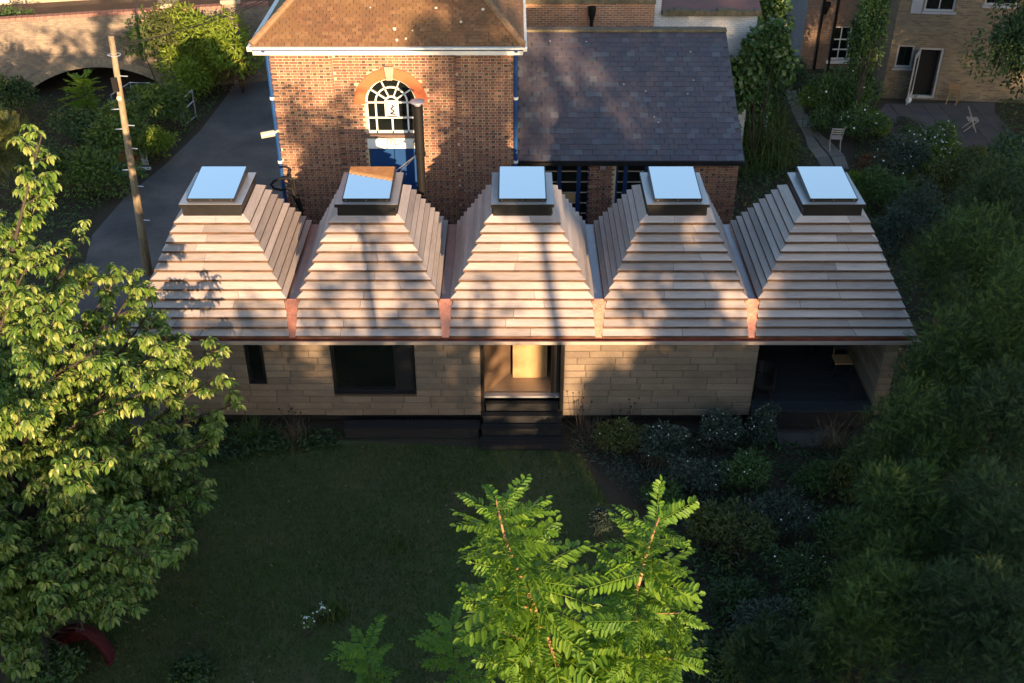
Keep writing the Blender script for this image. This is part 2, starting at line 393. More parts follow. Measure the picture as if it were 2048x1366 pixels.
PAL = [(0.29, 0.115, 0.07), (0.34, 0.155, 0.09), (0.23, 0.095, 0.068), (0.39, 0.20, 0.12),      # 0-3 stretchers
       (0.05, 0.038, 0.042), (0.085, 0.055, 0.055), (0.17, 0.08, 0.065),                        # 4-6 headers
       (0.15, 0.072, 0.038), (0.18, 0.088, 0.045), (0.125, 0.064, 0.036), (0.21, 0.11, 0.058),     # 7-10 clay tiles
       (0.066, 0.060, 0.078), (0.078, 0.066, 0.082), (0.058, 0.058, 0.078), (0.088, 0.074, 0.084), (0.10, 0.11, 0.13), (0.07, 0.08, 0.10),  # 11-16 slates
       (0.42, 0.34, 0.21), (0.36, 0.27, 0.16), (0.30, 0.20, 0.13), (0.10, 0.08, 0.07)]         # 17-20 stock bricks
# ------------------------------------------------------------------ ground
b = MB(); b.add([(-150, -80, 0), (150, -80, 0), (150, 170, 0), (-150, 170, 0)], [(0, 1, 2, 3)])
structure(b, 'ground', M['soil'])
lawn_poly = [(-6.2, -9), (6.5, -9), (4.2, 4), (2.7, 9), (2.2, 13), (2.5, 17.5), (1.6, 20.3), (-3.6, 20.75), (-8.3, 20.9), (-9.5, 17), (-9.5, 10)]
b = MB(); b.add([(x, y, 0.006) for x, y in lawn_poly], [tuple(range(len(lawn_poly)))])
structure(b, 'lawn', M['lawn'])
drive = [G(150, 600), G(185, 470), G(250, 395), G(330, 330), G(400, 262), G(470, 170), G(500, 122), (-11.0, 50, 0), (-5.0, 50, 0), (-5.5, 27.4, 0), (9.2, 27.4, 0), (9.2, 25.9, 0), (-9.2, 25.9, 0), (-9.2, 22.5, 0), (-12.3, 22.5, 0)]
b = MB(); b.add([(p[0], p[1], 0.008) for p in drive], [tuple(range(len(drive)))])
structure(b, 'driveway', M['tarmac'])

# ------------------------------------------------------------------ the cork house
YF, ZB, TF, TR, RR = 21.10, 2.80, 0.0965, 0.143, 0.1915   # eaves line, board foot, inset per row (front / rear), rise per row
NR, NV = 13, 9
ZT = ZB + NR * RR
YTF, YTB = YF + NR * TF, 23.90
HW = 0.692
CX = [-6.78, -3.28, 0.235, 3.74, 7.24]
YR = YTB + NR * TR
TILT = 0.108          # fall of the rooflight glass towards the garden
house = thing('cork_house', 'low cork block house with five stepped timber roof pyramids and rooflights', 'house', (0, 23.3, 0))

def corner(cx, q, x, z, face, side, outer):
    """corner of the board ring q rows below the top, pushed out by x; side -1 left, 1 right."""
    def halfw(s):
        if q <= NV or outer == s: return HW + TF * q + x
        return HW + TF * NV + 0.035 + (q - NV) * 0.02
    y = YTF - TF * q - x if face == 'f' else YTB + TR * q + x
    return (cx + side * halfw(side), y, z)
for k, cx in enumerate(CX):
    outer = -1 if k == 0 else (1 if k == 4 else 0)
    # core under the boards
    b = MB()
    rings = []
    for q in (0, NV, NR):
        z = ZT - RR * q - 0.03
        rings.append([corner(cx, q, -0.045, z, 'f', -1, outer), corner(cx, q, -0.045, z, 'f', 1, outer), corner(cx, q, -0.045, z, 'r', 1, outer), corner(cx, q, -0.045, z, 'r', -1, outer)])
    vs = [p for r in rings for p in r]
    fs = [(0, 1, 2, 3), (11, 10, 9, 8)]
    for i in range(2):
        for j in range(4): fs.append((i * 4 + j, (i + 1) * 4 + j, (i + 1) * 4 + (j + 1) % 4, i * 4 + (j + 1) % 4))
    b.add(vs, fs)
    core = b.build('roof_pyramid', M['underlay'], house)
    LIPX, LIPZ = 0.078, 0.060
    for i in range(NR):
        zt, zb = ZT - RR * i, ZT - RR * (i + 1)
        faces = [('f', 'f'), ('r', 'r')]
        if i < NV or outer == -1: faces.append(('L', None))
        if i < NV or outer == 1: faces.append(('R', None))
        for fc, _ in faces:
            jit = rng.normal(0, 0.003)
            if fc in 'fr':
                P = lambda q, x, z, s: corner(cx, q, x, z, fc, s, outer)
            else:
                sd = -1 if fc == 'L' else 1
                P = lambda q, x, z, s: corner(cx, q, x, z, 'f' if s < 0 else 'r', sd, outer)
            vs = []
            for s in (-1, 1):
                vs += [P(i, -0.004, zt - 0.002, s), P(i + 1, LIPX + jit, zb + LIPZ, s), P(i + 1, LIPX + jit, zb + 0.002, s), P(i + 1, -0.03, zb + 0.012, s), P(i, -0.035, zt - 0.012, s)]
            va, vb = np.array(vs[:5]), np.array(vs[5:])
            cut = [0.0, 1.0]
            if fc == 'f' and rng.random() < 0.9: cut = [0.0, rng.uniform(0.25, 0.75), 1.0]
            for f0, f1 in zip(cut[:-1], cut[1:]):
                g0, g1 = (0.0012 if f0 > 0 else 0), (0.0012 if f1 < 1 else 0)
                w_ = np.concatenate([va + (vb - va) * (f0 + g0), va + (vb - va) * (f1 - g1)])
                w_[:, 2] += rng.normal(0, 0.0016)
                b = MB()
                b.add(w_, [(0, 5, 6, 1)], 0)
                b.add(w_, [(1, 6, 7, 2), (2, 7, 8, 3), (3, 8, 9, 4), (0, 4, 9, 5), (0, 1, 2, 3, 4), (9, 8, 7, 6, 5)], 1)
                o = b.build('roof_board', [M['board_x'] if fc in 'fr' else M['board_y'], M['board_edge']], core)
    # rooflight
    b = MB()
    b.box(cx - 0.662, cx + 0.662, YTF - 0.035, YTB + 0.035, ZT - 0.06, ZT + 0.19)
    b.box(cx - 0.712, cx + 0.712, YTF - 0.07, YTB + 0.07, ZT + 0.192, ZT + 0.268)
    b.box(cx - 0.53, cx + 0.53, YTF + 0.04, YTB - 0.055, ZT + 0.278, ZT + 0.307)
    b.add([(cx - 0.545, YTF + 0.025, ZT + 0.309), (cx + 0.545, YTF + 0.025, ZT + 0.309), (cx + 0.545, YTB - 0.04, ZT + 0.309), (cx - 0.545, YTB - 0.04, ZT + 0.309), (cx - 0.545, YTF + 0.025, ZT + 0.361), (cx + 0.545, YTF + 0.025, ZT + 0.361), (cx + 0.545, YTB - 0.04, ZT + 0.361 + TILT), (cx - 0.545, YTB - 0.04, ZT + 0.361 + TILT)], [(3, 2, 1, 0), (4, 5, 6, 7), (0, 1, 5, 4), (1, 2, 6, 5), (2, 3, 7, 6), (3, 0, 4, 7)])
    sk = b.build('skylight', M['black_metal'], house)
    b = MB(); b.box(cx - 0.708, cx + 0.708, YTF - 0.065, YTB + 0.065, ZT + 0.266, ZT + 0.277)
    b.build('cap_flashing', M['plate'], sk)
    b = MB(); b.extrude([(cx - 0.52, YTF + 0.03, ZT + 0.371), (cx + 0.52, YTF + 0.03, ZT + 0.371), (cx + 0.52, YTB - 0.045, ZT + 0.371 + TILT), (cx - 0.52, YTB - 0.045, ZT + 0.371 + TILT)], (0, 0, -0.008))
    b.build('glass_pane', M['mirror_glass'], sk)
    for sx in (-0.46, 0.0, 0.46):
        b = MB(); b.tube([(cx + sx, YTF + 0.030, ZT + 0.335), (cx + sx, YTF + 0.018, ZT + 0.335)], 0.014, 8)
        b.build('screw', M['screw'], sk)
# valley gutters and copper chutes between the pyramids
ZV = ZT - NV * RR
for k in range(4):
    xv = (CX[k] + CX[k + 1]) / 2
    y0, y1 = YTF - NV * TF - 0.06, YTB + NV * TR + 0.05
    b = MB(); b.box(xv - 0.135, xv + 0.135, y0, y1, ZV - 0.16, ZV - 0.045)
    vg = b.build('valley_gutter', M['lead'], house)
    for s in (-1, 1):
        n = 9
        for i in range(n):
            ya, yb = y0 + (y1 - y0) * i / n, y0 + (y1 - y0) * (i + 1) / n
            b = MB()
            b.extrude([(xv + s * 0.105, ya, ZV - 0.042), (xv + s * 0.105, yb + 0.02, ZV - 0.042), (xv + s * 0.235, yb + 0.02, ZV + 0.055), (xv + s * 0.235, ya, ZV + 0.055)], (s * 0.004 + s * 0.002 * (i % 2), 0, -0.004))
            b.build('copper_flashing', M['copper'], vg)
    for i in range(4):
        q0, q1 = NV + i, NV + i + 1
        w0, w1 = 0.165 - 0.02 * i, 0.165 - 0.02 * (i + 1) - 0.002
        ya, za = YTF - TF * q0, ZT - RR * q0
        yb, zb = YTF - TF * q1 - 0.045, ZT - RR * q1 + 0.02
        b = MB()
        b.extrude([(xv - w0, ya - 0.022, za + 0.012), (xv + w0, ya - 0.022, za + 0.012), (xv + w1, yb - 0.012, zb - 0.02), (xv - w1, yb - 0.012, zb - 0.02)], (0, 0.012, -0.006))
        b.build('copper_chute', M['copper'], vg)
# eaves gutter
XL, XR = CX[0] - HW - NR * TF - 0.13, CX[4] + HW + NR * TF + 0.13
b = MB()
b.box(XL, XR, YF - 0.15, YF - 0.02, ZB - 0.115, ZB - 0.085)
b.box(XL, XR, YF - 0.02, YF + 0.02, ZB - 0.115, ZB - 0.01)
eg = b.build('eaves_gutter', M['copper_dull'], house)
b = MB(); b.box(XL - 0.02, XR + 0.02, YF - 0.185, YF - 0.152, ZB - 0.12, ZB - 0.035)
b.build('gutter_lip', M['lip'], eg)
b = MB(); b.box(XR - 0.10, XR + 0.02, YF - 0.15, YR + 0.1, ZB - 0.118, ZB - 0.060); b.build('gutter_end', M['lip'], eg)
b = MB(); b.box(XL - 0.02, XL + 0.10, YF - 0.15, YR + 0.1, ZB - 0.118, ZB - 0.060); b.build('gutter_end', M['lip'], eg)
b = MB(); b.box(XL - 0.02, XR + 0.02, YR, YR + 0.16, ZB - 0.118, ZB - 0.03); b.build('rear_gutter', M['lip'], eg)
b = MB(); b.box(XL + 0.12, XR - 0.12, YF + 0.02, YR - 0.02, ZB - 0.10, ZB - 0.03); b.build('ceiling', M['int_dark'], house)
# walls of cork blocks
YW, ZW0, ZW1 = 21.18, 0.45, 2.695
XW0, XW1, XT1 = -8.55, 5.74, 9.0
holes = [(-6.22, -5.81, 1.39, 2.8), (-4.23, -2.28, 1.09, 2.8), (-0.74, 1.22, 0.0, 2.8)]
wall = MB()
for x0, x1, z0, z1 in [(XW0, -6.22, ZW0, ZW1), (-6.22, -5.81, ZW0, 1.39), (-5.81, -4.23, ZW0, ZW1), (-4.23, -2.28, ZW0, 1.09), (-2.28, -0.74, ZW0, ZW1), (1.22, XW1, ZW0, ZW1)]:
    wall.box(x0 + 0.004, x1 - 0.004, YW + 0.018, YW + 0.36, z0 + 0.004, z1)
fw = wall.build('front_wall', M['cork_joint'], house)
NROW = 12; RH = (ZW1 - ZW0) / NROW
def block(parent, x0, x1, z0, z1, yf, dep, axis='x', out=-1):
    g, c = 0.006, 0.011
    b = MB()
    x0 += g; x1 -= g; z0 += g; z1 -= g
    y = yf + rng.normal(0, 0.004)
    yb = y - out * dep
    y1 = y - out * c
    q = [(x0 + c, y, z0 + c), (x1 - c, y, z0 + c), (x1 - c, y, z1 - c), (x0 + c, y, z1 - c), (x0, y1, z0), (x1, y1, z0), (x1, y1, z1), (x0, y1, z1), (x0, yb, z0), (x1, yb, z0), (x1, yb, z1), (x0, yb, z1)]
    if axis == 'y': q = [(p[1], p[0], p[2]) for p in q]
    b.add(q, [(0, 1, 2, 3), (0, 4, 5, 1), (1, 5, 6, 2), (2, 6, 7, 3), (3, 7, 4, 0), (4, 8, 9, 5), (5, 9, 10, 6), (6, 10, 11, 7), (7, 11, 8, 4)])
    return b.build('cork_block', M['cork'], parent)
for r in range(NROW):
    z0, z1 = ZW0 + r * RH, ZW0 + (r + 1) * RH
    zm = (z0 + z1) / 2
    spans, cur = [], XW0
    for hx0, hx1, hz0, hz1 in holes:
        if hz0 < zm < hz1:
            spans.append((cur, hx0)); cur = hx1
    spans.append((cur, XW1))
    for a, e in spans:
        x = a
        while x < e - 0.02:
            l = rng.choice([0.62, 0.78, 0.9, 1.05, 0.7])
            if x == a: l *= rng.uniform(0.4, 1.0)
            nx = x + l
            if e - nx < 0.28: nx = e
            block(fw, x, nx, z0, z1, YW, 0.10)
            x = nx
# terrace side wall, rear wall, left wall
b = MB(); b.box(8.67, XT1 - 0.02, YW + 0.02, 25.5, ZW0, ZW1); sw = b.build('side_wall', M['cork_joint'], house)
for r in range(NROW):
    z0, z1 = ZW0 + r * RH, ZW0 + (r + 1) * RH
    block(sw, 8.655, XT1, z0, z1, YW - 0.004, 0.12)
    y = YW + 0.06
    while y < 25.4:
        l = min(rng.choice([0.7, 0.9, 1.1]), 25.45 - y)
        block(sw, y, y + l, z0, z1, 8.65, 0.08, 'y', -1)
        y += l
b = MB(); b.box(XW0, XT1, 25.46, 25.7, ZW0, ZW1 - 0.01); b.build('rear_wall', M['cork'], house)
b = MB(); b.box(XW0 - 0.002, XW0 + 0.3, YW + 0.37, 25.45, ZW0, ZW1 - 0.01); b.build('end_wall', M['cork'], house)
b = MB(); b.box(XW1 - 0.3, XW1, YW + 0.362, 25.45, ZW0, ZW1 - 0.01); b.build('terrace_wall', M['cork'], house)
b = MB(); b.box(XW0 + 0.15, XW1 - 0.1, YW + 0.30, 25.4, 0.12, ZW0 - 0.01); b.build('plinth', M['black_timber'], house)
for xp in (-7.5, -5, -2.5, 0.3, 2.5, 5.0):
    b = MB(); b.tube([(xp, YW + 0.25, 0.0), (xp, YW + 0.25, ZW0)], 0.06, 8); b.build('pile', M['black_metal'], house)
# windows
def win(x0, x1, z0, z1, split=None):
    b = MB()
    y = YW + 0.06; d = 0.10; w = 0.06
    for (a, c, e, f) in [(x0, x1, z0, z0 + w), (x0, x1, z1 - w, z1), (x0, x0 + w, z0 + w, z1 - w), (x1 - w, x1, z0 + w, z1 - w)]:
        b.box(a, c, y, y + d, e, f)
    if split: b.box(split, split + 0.05, y + 0.004, y + d, z0 + w, z1 - w)
    wo = b.build('window', M['black_metal'], house)
    b = MB(); b.box(x0 + w, (split or x1 - w), y + 0.05, y + 0.06, z0 + w, z1 - w); b.build('pane', M['dark_glass'], wo)
    if split:
        b = MB(); b.box(split + 0.05, x1 - w, y + 0.03, y + 0.045, z0 + w, z1 - w); b.build('vent_panel', M['black_timber'], wo)
    b = MB(); b.box(x0 - 0.0, x1 + 0.0, YW - 0.02, YW + 0.058, z0 + 0.003, z0 + 0.045); b.build('sill', M['black_metal'], wo)
    for xa in (x0 + 0.002, x1 - 0.022):
        b = MB(); b.box(xa, xa + 0.02, YW + 0.002, YW + 0.058, z0 + 0.05, z1); b.build('reveal', M['black_metal'], wo)
win(-6.21, -5.82, 1.40, 2.68)
win(-4.22, -2.29, 1.10, 2.68, split=-2.78)
# doorway and the room behind it
b = MB()
b.box(-0.738, -0.665, YW + 0.005, YW + 0.30, ZW0, 2.69); b.box(1.145, 1.218, YW + 0.005, YW + 0.30, ZW0, 2.69); b.box(-0.665, 1.145, YW + 0.02, YW + 0.30, 2.645, 2.69)
df = b.build('door_frame', M['black_metal'], house)
b = MB(); b.box(-0.665, 1.145, YW + 0.16, YW + 0.30, 0.86, 0.915); b.build('threshold', M['plate'], df)
b = MB(); b.box(XW0 + 0.3, XW1 - 0.3, YW + 0.302, 25.4, 0.80, 0.90); b.build('floor', M['int_floor'], house)
M['int_leaf'] = mat('brown_door_leaf', (0.16, 0.10, 0.06), 0.6, n1=(3, 0.5, (0.12, 0.07, 0.04)))
b = MB(); b.box(0.02, 0.78, 22.12, 22.2, 0.905, 2.62); b.box(0.782, 0.86, 22.15, 22.9, 0.905, 2.62); b.build('timber_partition', M['ply'], house)
b = MB(); b.extrude([(-0.64, YW + 0.31, 0.905), (-0.02, 22.35, 0.905), (-0.02, 22.35, 2.3), (-0.64, YW + 0.31, 2.3)], (-0.05, 0.03, 0)); b.build('door_leaf', M['int_leaf'], house)
b = MB(); b.box(-2.6, 3.2, 23.2, 23.3, 0.905, 2.62); b.build('inner_wall', M['int_dark'], house)
b = MB(); b.box(0.95, 1.13, YW + 0.31, 22.3, 0.905, 2.62); b.build('jamb_panel', M['int_dark'], house)
# terrace deck
tdeck = MB(); tdeck.box(XW1 + 0.004, 8.64, 20.95, 25.44, 0.30, 0.74)
td = tdeck.build('terrace_deck', M['black_timber'], house)
y = 20.93
while y < 25.3:
    b = MB(); b.box(XW1 + 0.006, 8.638, y, y + 0.132, 0.742, 0.772 + rng.normal(0, 0.001)); b.build('deck_board', M['deck'], td)
    y += 0.142
# black timber steps and the low ledge (a thing of its own in front of the wall)
st = thing('black_steps', 'black timber steps leading up to the open garden doorway', 'steps', (0.24, 20.7, 0))
def slats(parent, x0, x1, y0, y1, z, n, zb=0.03):
    w = (y1 - y0) / n
    b = MB(); b.box(x0 + 0.03, x1 - 0.03, y0 + 0.03, y1 - 0.01, zb, z - 0.035); b.build('carcass', M['black_timber'], parent)
    for i in range(n):
        b = MB(); b.box(x0, x1, y0 + i * w, y0 + (i + 1) * w - 0.012, z - 0.032, z); b.build('tread_slat', M['black_timber'], parent)
slats(st, -0.655, 1.135, 21.19, 21.335, 0.79, 1)
slats(st, -0.73, 1.215, 20.985, 21.16, 0.58, 2)
slats(st, -0.74, 1.22, 20.74, 20.97, 0.37, 2)
slats(st, -0.76, 1.24, 20.36, 20.725, 0.18, 3)
ld = thing('timber_ledge', 'low black timber ledge along the foot of the cork wall', 'ledge', (-2.4, 20.95, 0))
slats(ld, -4.05, -0.78, 20.78, 21.14, 0.36, 3)
# stove flue behind the house
FX, FY = -2.36, 26.2
fl = thing('flue_pipe', 'tall black stove flue with grey cowl in front of the arched window', 'flue', (FX, FY, 0))
b = MB(); b.tube([(FX, FY, 0), (FX, FY, 5.05)], 0.11, 16); b.build('lower_pipe', M['black_iron'], fl, smooth=False)
b = MB(); b.tube([(FX, FY, 5.05), (FX, FY, 6.36)], 0.128, 16); b.build('upper_pipe', M['black_iron'], fl)
b = MB(); b.tube([(FX, FY, 5.0), (FX, FY, 5.08)], 0.145, 16); b.build('clamp', M['black_iron'], fl)
b = MB(); b.tube([(FX, FY, 6.36), (FX, FY, 6.44)], 0.09, 12); b.tube([(FX, FY, 6.44), (FX, FY, 6.475), (FX, FY, 6.50)], [0.185, 0.185, 0.10], 18); b.build('cowl', M['grey_cowl'], fl)
for a in ((-3.35, 25.0, 4.75), (-2.66, 23.98, 5.56)):
    b = MB(); b.tube([(FX - 0.1, FY - 0.12, 5.06), a], 0.011, 5); b.build('stay_cable', M['cable'], fl)

# ------------------------------------------------------------------ brick building with arched window
BY, BX0, BX1, BZ = 27.5, -6.23, 0.04, 7.36
bb = thing('brick_building', 'tall red brick building with clay tiled hipped roof and arched window', 'building', (-3.1, 32, 0))
b = MB()
b.box(BX0 + 0.02, BX1 - 0.02, BY + 0.261, BY + 9, 0, BZ)
b.box(BX0 + 0.02, -4.645, BY + 0.022, BY + 0.26, 0, BZ); b.box(-1.435, BX1 - 0.02, BY + 0.022, BY + 0.26, 0, BZ)
# arched window placing
wc = W(782, 208, BY + 0.05); WCX, WZ1 = wc[0], wc[2]
WR = (W(834, 208, BY)[0] - W(731, 208, BY)[0]) / 2
WZ0 = W(782, 270, BY)[2]
b.box(-4.644, WCX - WR, BY + 0.09, BY + 0.26, 0, BZ); b.box(WCX + WR, -1.436, BY + 0.09, BY + 0.26, 0, BZ)
for i in range(24):
    xa_, xb_ = WCX - WR + 2 * WR * i / 24, WCX - WR + 2 * WR * (i + 1) / 24
    xm_ = min(abs(xa_ - WCX), abs(xb_ - WCX))
    b.box(xa_, xb_, BY + 0.09, BY + 0.26, WZ1 + math.sqrt(max(WR ** 2 - xm_ ** 2, 0)) + 0.01, BZ)
bw = b.build('wall', M['mortar'], bb)
def in_window(x, z, m=0.0):
    if abs(x - WCX) < WR + m and 0 < z < WZ1: return True
    return z >= WZ1 and (x - WCX) ** 2 + (z - WZ1) ** 2 < (WR + 0.30 + m) ** 2
def course_bricks(x0, x1, yface, z0, z1, hole=None, dark=True):
    C, A, B, D, K = [], [], [], [], []
    n = int((z1 - z0) / 0.075)
    for c in range(n):
        z = z0 + (c + 0.5) * 0.075
        x = x0 - 0.343 + rng.normal(0, 0.006) + (0.0 if c % 2 else 0.171)
        hd = False
        while x < x1:
            w = 0.0985 if hd else 0.211
            a, e = max(x, x0), min(x + w, x1)
            if x1 - (x + w + 0.0165) < 0.06: e = x1
            if a - 0.06 < x0: a = x0
            x += w + 0.0165
            isd = hd; hd = not hd
            if e - a < 0.06: continue
            if e == x1: x = x1
            xm = (a + e) / 2
            if hole and hole(xm, z): continue
            C.append((xm, yface + 0.02 + rng.normal(0, 0.0015), z)); A.append(((e - a) / 2, 0, 0)); B.append((0, 0, 0.0284)); D.append((0, 0.022, 0))
            if isd: K.append(rng.choice([4, 5, 4, 6]) if (dark and rng.random() < 0.72 or rng.random() < 0.3) else rng.choice([0, 1, 2, 6]))
            else: K.append(rng.choice([0, 1, 2, 3, 0, 1, 6], p=[.2, .2, .2, .15, .1, .1, .05]))
    return C, A, B, D, K
allb = [[], [], [], [], []]
for (x0, x1, yf) in ((BX0, -4.62, BY), (-4.615, -1.465, BY + 0.068), (-1.46, BX1, BY)):
    for i, part in enumerate(course_bricks(x0, x1, yf, 0.2, BZ - 0.02, in_window)): allb[i] += part
Cb = np.array(allb[0])
pieces(bw, 'brick', M['brick'], *allb, prefer=-np.hypot(Cb[:, 0] - WCX, (Cb[:, 2] - 6.2)) + rng.random(len(Cb)) * 0.2)
# rubbed arch and keystone
b = MB(); n = 22; yo, yi = BY + 0.035, BY + 0.2
arc = [math.pi * i / n for i in range(n + 1)]
for i in range(n):
    a0, a1 = arc[i], arc[i + 1]
    if abs((a0 + a1) / 2 - math.pi / 2) < 0.1: continue
    r0, r1 = WR + 0.005, WR + 0.29
    b.extrude([(WCX + r0 * math.cos(a0), yo, WZ1 + r0 * math.sin(a0)), (WCX + r0 * math.cos(a1), yo, WZ1 + r0 * math.sin(a1)), (WCX + r1 * math.cos(a1), yo, WZ1 + r1 * math.sin(a1)), (WCX + r1 * math.cos(a0), yo, WZ1 + r1 * math.sin(a0))], (0, 0.16, 0))
ar = b.build('rubbed_arch', M['rubbed'], bb, kind='stuff')
b = MB()
for i in range(4):
    f0, f1 = -0.5 + i / 4 + 0.012, -0.5 + (i + 1) / 4 - 0.012
    b.extrude([(WCX + 0.15 * f0, BY + 0.0, WZ1 + WR - 0.02), (WCX + 0.15 * f1, BY, WZ1 + WR - 0.02), (WCX + 0.25 * f1, BY, WZ1 + WR + 0.34), (WCX + 0.25 * f0, BY, WZ1 + WR + 0.34)], (0, 0.17, 0))
b.build('keystone', M['stone'], ar)
# arched window: glass, glazing bars
b = MB()
pts = [(WCX - WR, BY + 0.2, WZ0), (WCX + WR, BY + 0.2, WZ0)] + [(WCX + WR * math.cos(a), BY + 0.2, WZ1 + WR * math.sin(a)) for a in arc]
b.extrude(pts, (0, 0.02, 0))
aw = b.build('arched_window', M['dark_glass'], bb)
def bars(pl, w=0.042, name='glazing_bar'):
    b = MB()
    for p, q in zip(pl[:-1], pl[1:]):
        b.bar((p[0], BY + 0.175, p[1]), (q[0], BY + 0.175, q[1]), w, 0.05, up=(0, 1, 0))
    b.build(name, M['white_paint'], aw)
def half(r, n=14): return [(WCX + r * math.cos(math.pi * i / n), WZ1 + r * math.sin(math.pi * i / n)) for i in range(n + 1)]
HWN = WZ1 - WZ0
bars(half(WR - 0.02, 20), 0.05, 'frame')
bars([(WCX - WR + 0.02, WZ1), (WCX - WR + 0.02, WZ0 + 0.03), (WCX + WR - 0.02, WZ0 + 0.03), (WCX + WR - 0.02, WZ1)], 0.06, 'frame')
ri, rm = WR * 0.24, WR * 0.62
bars(half(ri, 10), 0.045); bars(half(rm, 14))
for s in (-1, 1):
    bars([(WCX + s * ri, WZ1), (WCX + s * ri, WZ0 + HWN * 0.52)]); bars([(WCX + s * rm, WZ1), (WCX + s * rm, WZ0)])
    bars([(WCX + s * ri, WZ1), (WCX + s * WR, WZ1)], 0.035)
bars([(WCX, WZ0), (WCX, WZ0 + HWN * 0.5)]); bars([(WCX - WR, WZ0 + HWN * 0.5), (WCX + WR, WZ0 + HWN * 0.5)], 0.035)
for a in (34, 68, 112, 146):
    c_, s_ = math.cos(R(a)), math.sin(R(a))
    bars([(WCX + ri * c_, WZ1 + ri * s_), (WCX + WR * c_, WZ1 + WR * s_)], 0.032)
b = MB(); b.box(WCX - ri + 0.03, WCX + ri - 0.03, BY + 0.19, BY + 0.198, WZ0 + HWN * 0.55, WZ1 + 0.05)
po = b.build('pale_poster', M['poster'], aw)
b = MB()
sq = [(0.0, 0.30), (0.05, 0.26), (-0.03, 0.20), (0.06, 0.12), (-0.05, 0.06), (0.09, 0.04)]
for p, q in zip(sq[:-1], sq[1:]): b.bar((WCX + p[0], BY + 0.186, WZ0 + HWN * 0.55 + p[1]), (WCX + q[0], BY + 0.186, WZ0 + HWN * 0.55 + q[1]), 0.03, 0.004, up=(0, 1, 0))
b.build('poster_drawing', M['black_iron'], po)
b = MB(); b.box(WCX - WR - 0.10, WCX + WR + 0.10, BY + 0.0, BY + 0.24, WZ0 - 0.10, WZ0 - 0.002); b.build('window_sill', M['sill'], bb)
SZ1 = WZ0 - 0.115; SZ0 = W(782, 298, BY)[2]
b = MB(); b.box(WCX - WR - 0.02, WCX + WR + 0.12, BY + 0.03, BY + 0.2, SZ0, SZ1); b.box(WCX - WR - 0.06, WCX + WR + 0.15, BY + 0.01, BY + 0.2, SZ1 + 0.001, SZ1 + 0.03)
sg = b.build('sign_board', M['white_paint'], bb)
def lettering(txt, x, y, z, h, m, parent, name='lettering'):
    cu = bpy.data.curves.new('t', 'FONT'); cu.body = txt; cu.size = h; cu.extrude = 0.003
    to = bpy.data.objects.new('t', cu); COL.objects.link(to)
    dg = bpy.context.evaluated_depsgraph_get()
    me = bpy.data.meshes.new_from_object(to.evaluated_get(dg))
    bpy.data.objects.remove(to)
    me.materials.clear(); me.materials.append(m); me.name = name
    o = bpy.data.objects.new(name, me); link(o, parent)
    o.rotation_euler = (R(90), 0, 0); o.location = Vector(np.array([x, y, z]) - org(parent))
    return o
lettering('TEC', W(771, 292, BY)[0], BY + 0.026, SZ0 + 0.12, 0.20, M['print'], sg)
lettering('(', W(826, 292, BY)[0], BY + 0.026, SZ0 + 0.12, 0.20, M['print'], sg)
b = MB(); b.box(WCX - WR + 0.03, WCX + 0.0 - 0.01, BY + 0.12, BY + 0.2, 0.0, SZ0 - 0.004); b.box(WCX + 0.01, WCX + WR + 0.06, BY + 0.12, BY + 0.2, 0.0, SZ0 - 0.004)
b.build('blue_door', M['blue_paint'], bb)
# eaves: white gutter, fascia, dark line; blue downpipes
EX0, EX1, EY, EZ = -6.55, 0.28, 27.15, 7.55
b = MB(); b.box(EX0, EX1, EY + 0.02, EY + 0.36, EZ - 0.24, EZ - 0.13); M['hip'] = mat('mossy_hip_tile', (0.24, 0.13, 0.07), 0.9, n1=(3, 0.7, (0.15, 0.1, 0.05)), n2=(12, 0.4, (0.32, 0.24, 0.15)))
bso = b.build('soffit_board', M['white_paint'], bb)
b = MB(); b.box(EX0 - 0.05, EX1 + 0.05, EY - 0.11, EY + 0.0, EZ - 0.06, EZ - 0.01); b.build('roof_gutter', M['white_paint'], bb)
b = MB(); b.box(EX0, EX1, EY + 0.004, EY + 0.016, EZ - 0.13, EZ - 0.062); b.build('fascia', M['navy_paint'], bb)
b = MB(); b.box(EX0 - 0.12, EX0 - 0.003, EY - 0.05, EY + 9.7, EZ - 0.12, EZ - 0.01); b.build('roof_gutter', M['white_paint'], bb)
b = MB(); b.box(EX1 + 0.003, EX1 + 0.10, EY - 0.05, EY + 9.7, EZ - 0.12, EZ - 0.01); b.build('roof_gutter', M['white_paint'], bb)
for xx, mm in ((BX0 - 0.05, 'blue_paint'), (BX1 + 0.06, 'blue_paint')):
    b = MB(); b.tube([(xx, BY + 0.03, 0), (xx, BY + 0.03, 7.2), (xx, EY - 0.04, 7.45)], 0.052, 8); dp = b.build('downpipe', M[mm], bb)
    for zz in (2.4, 4.2, 6.0): 
        b = MB(); b.tube([(xx, BY + 0.03, zz), (xx, BY + 0.03, zz + 0.07)], 0.068, 8); b.build('pipe_collar', M['white_paint'], dp)
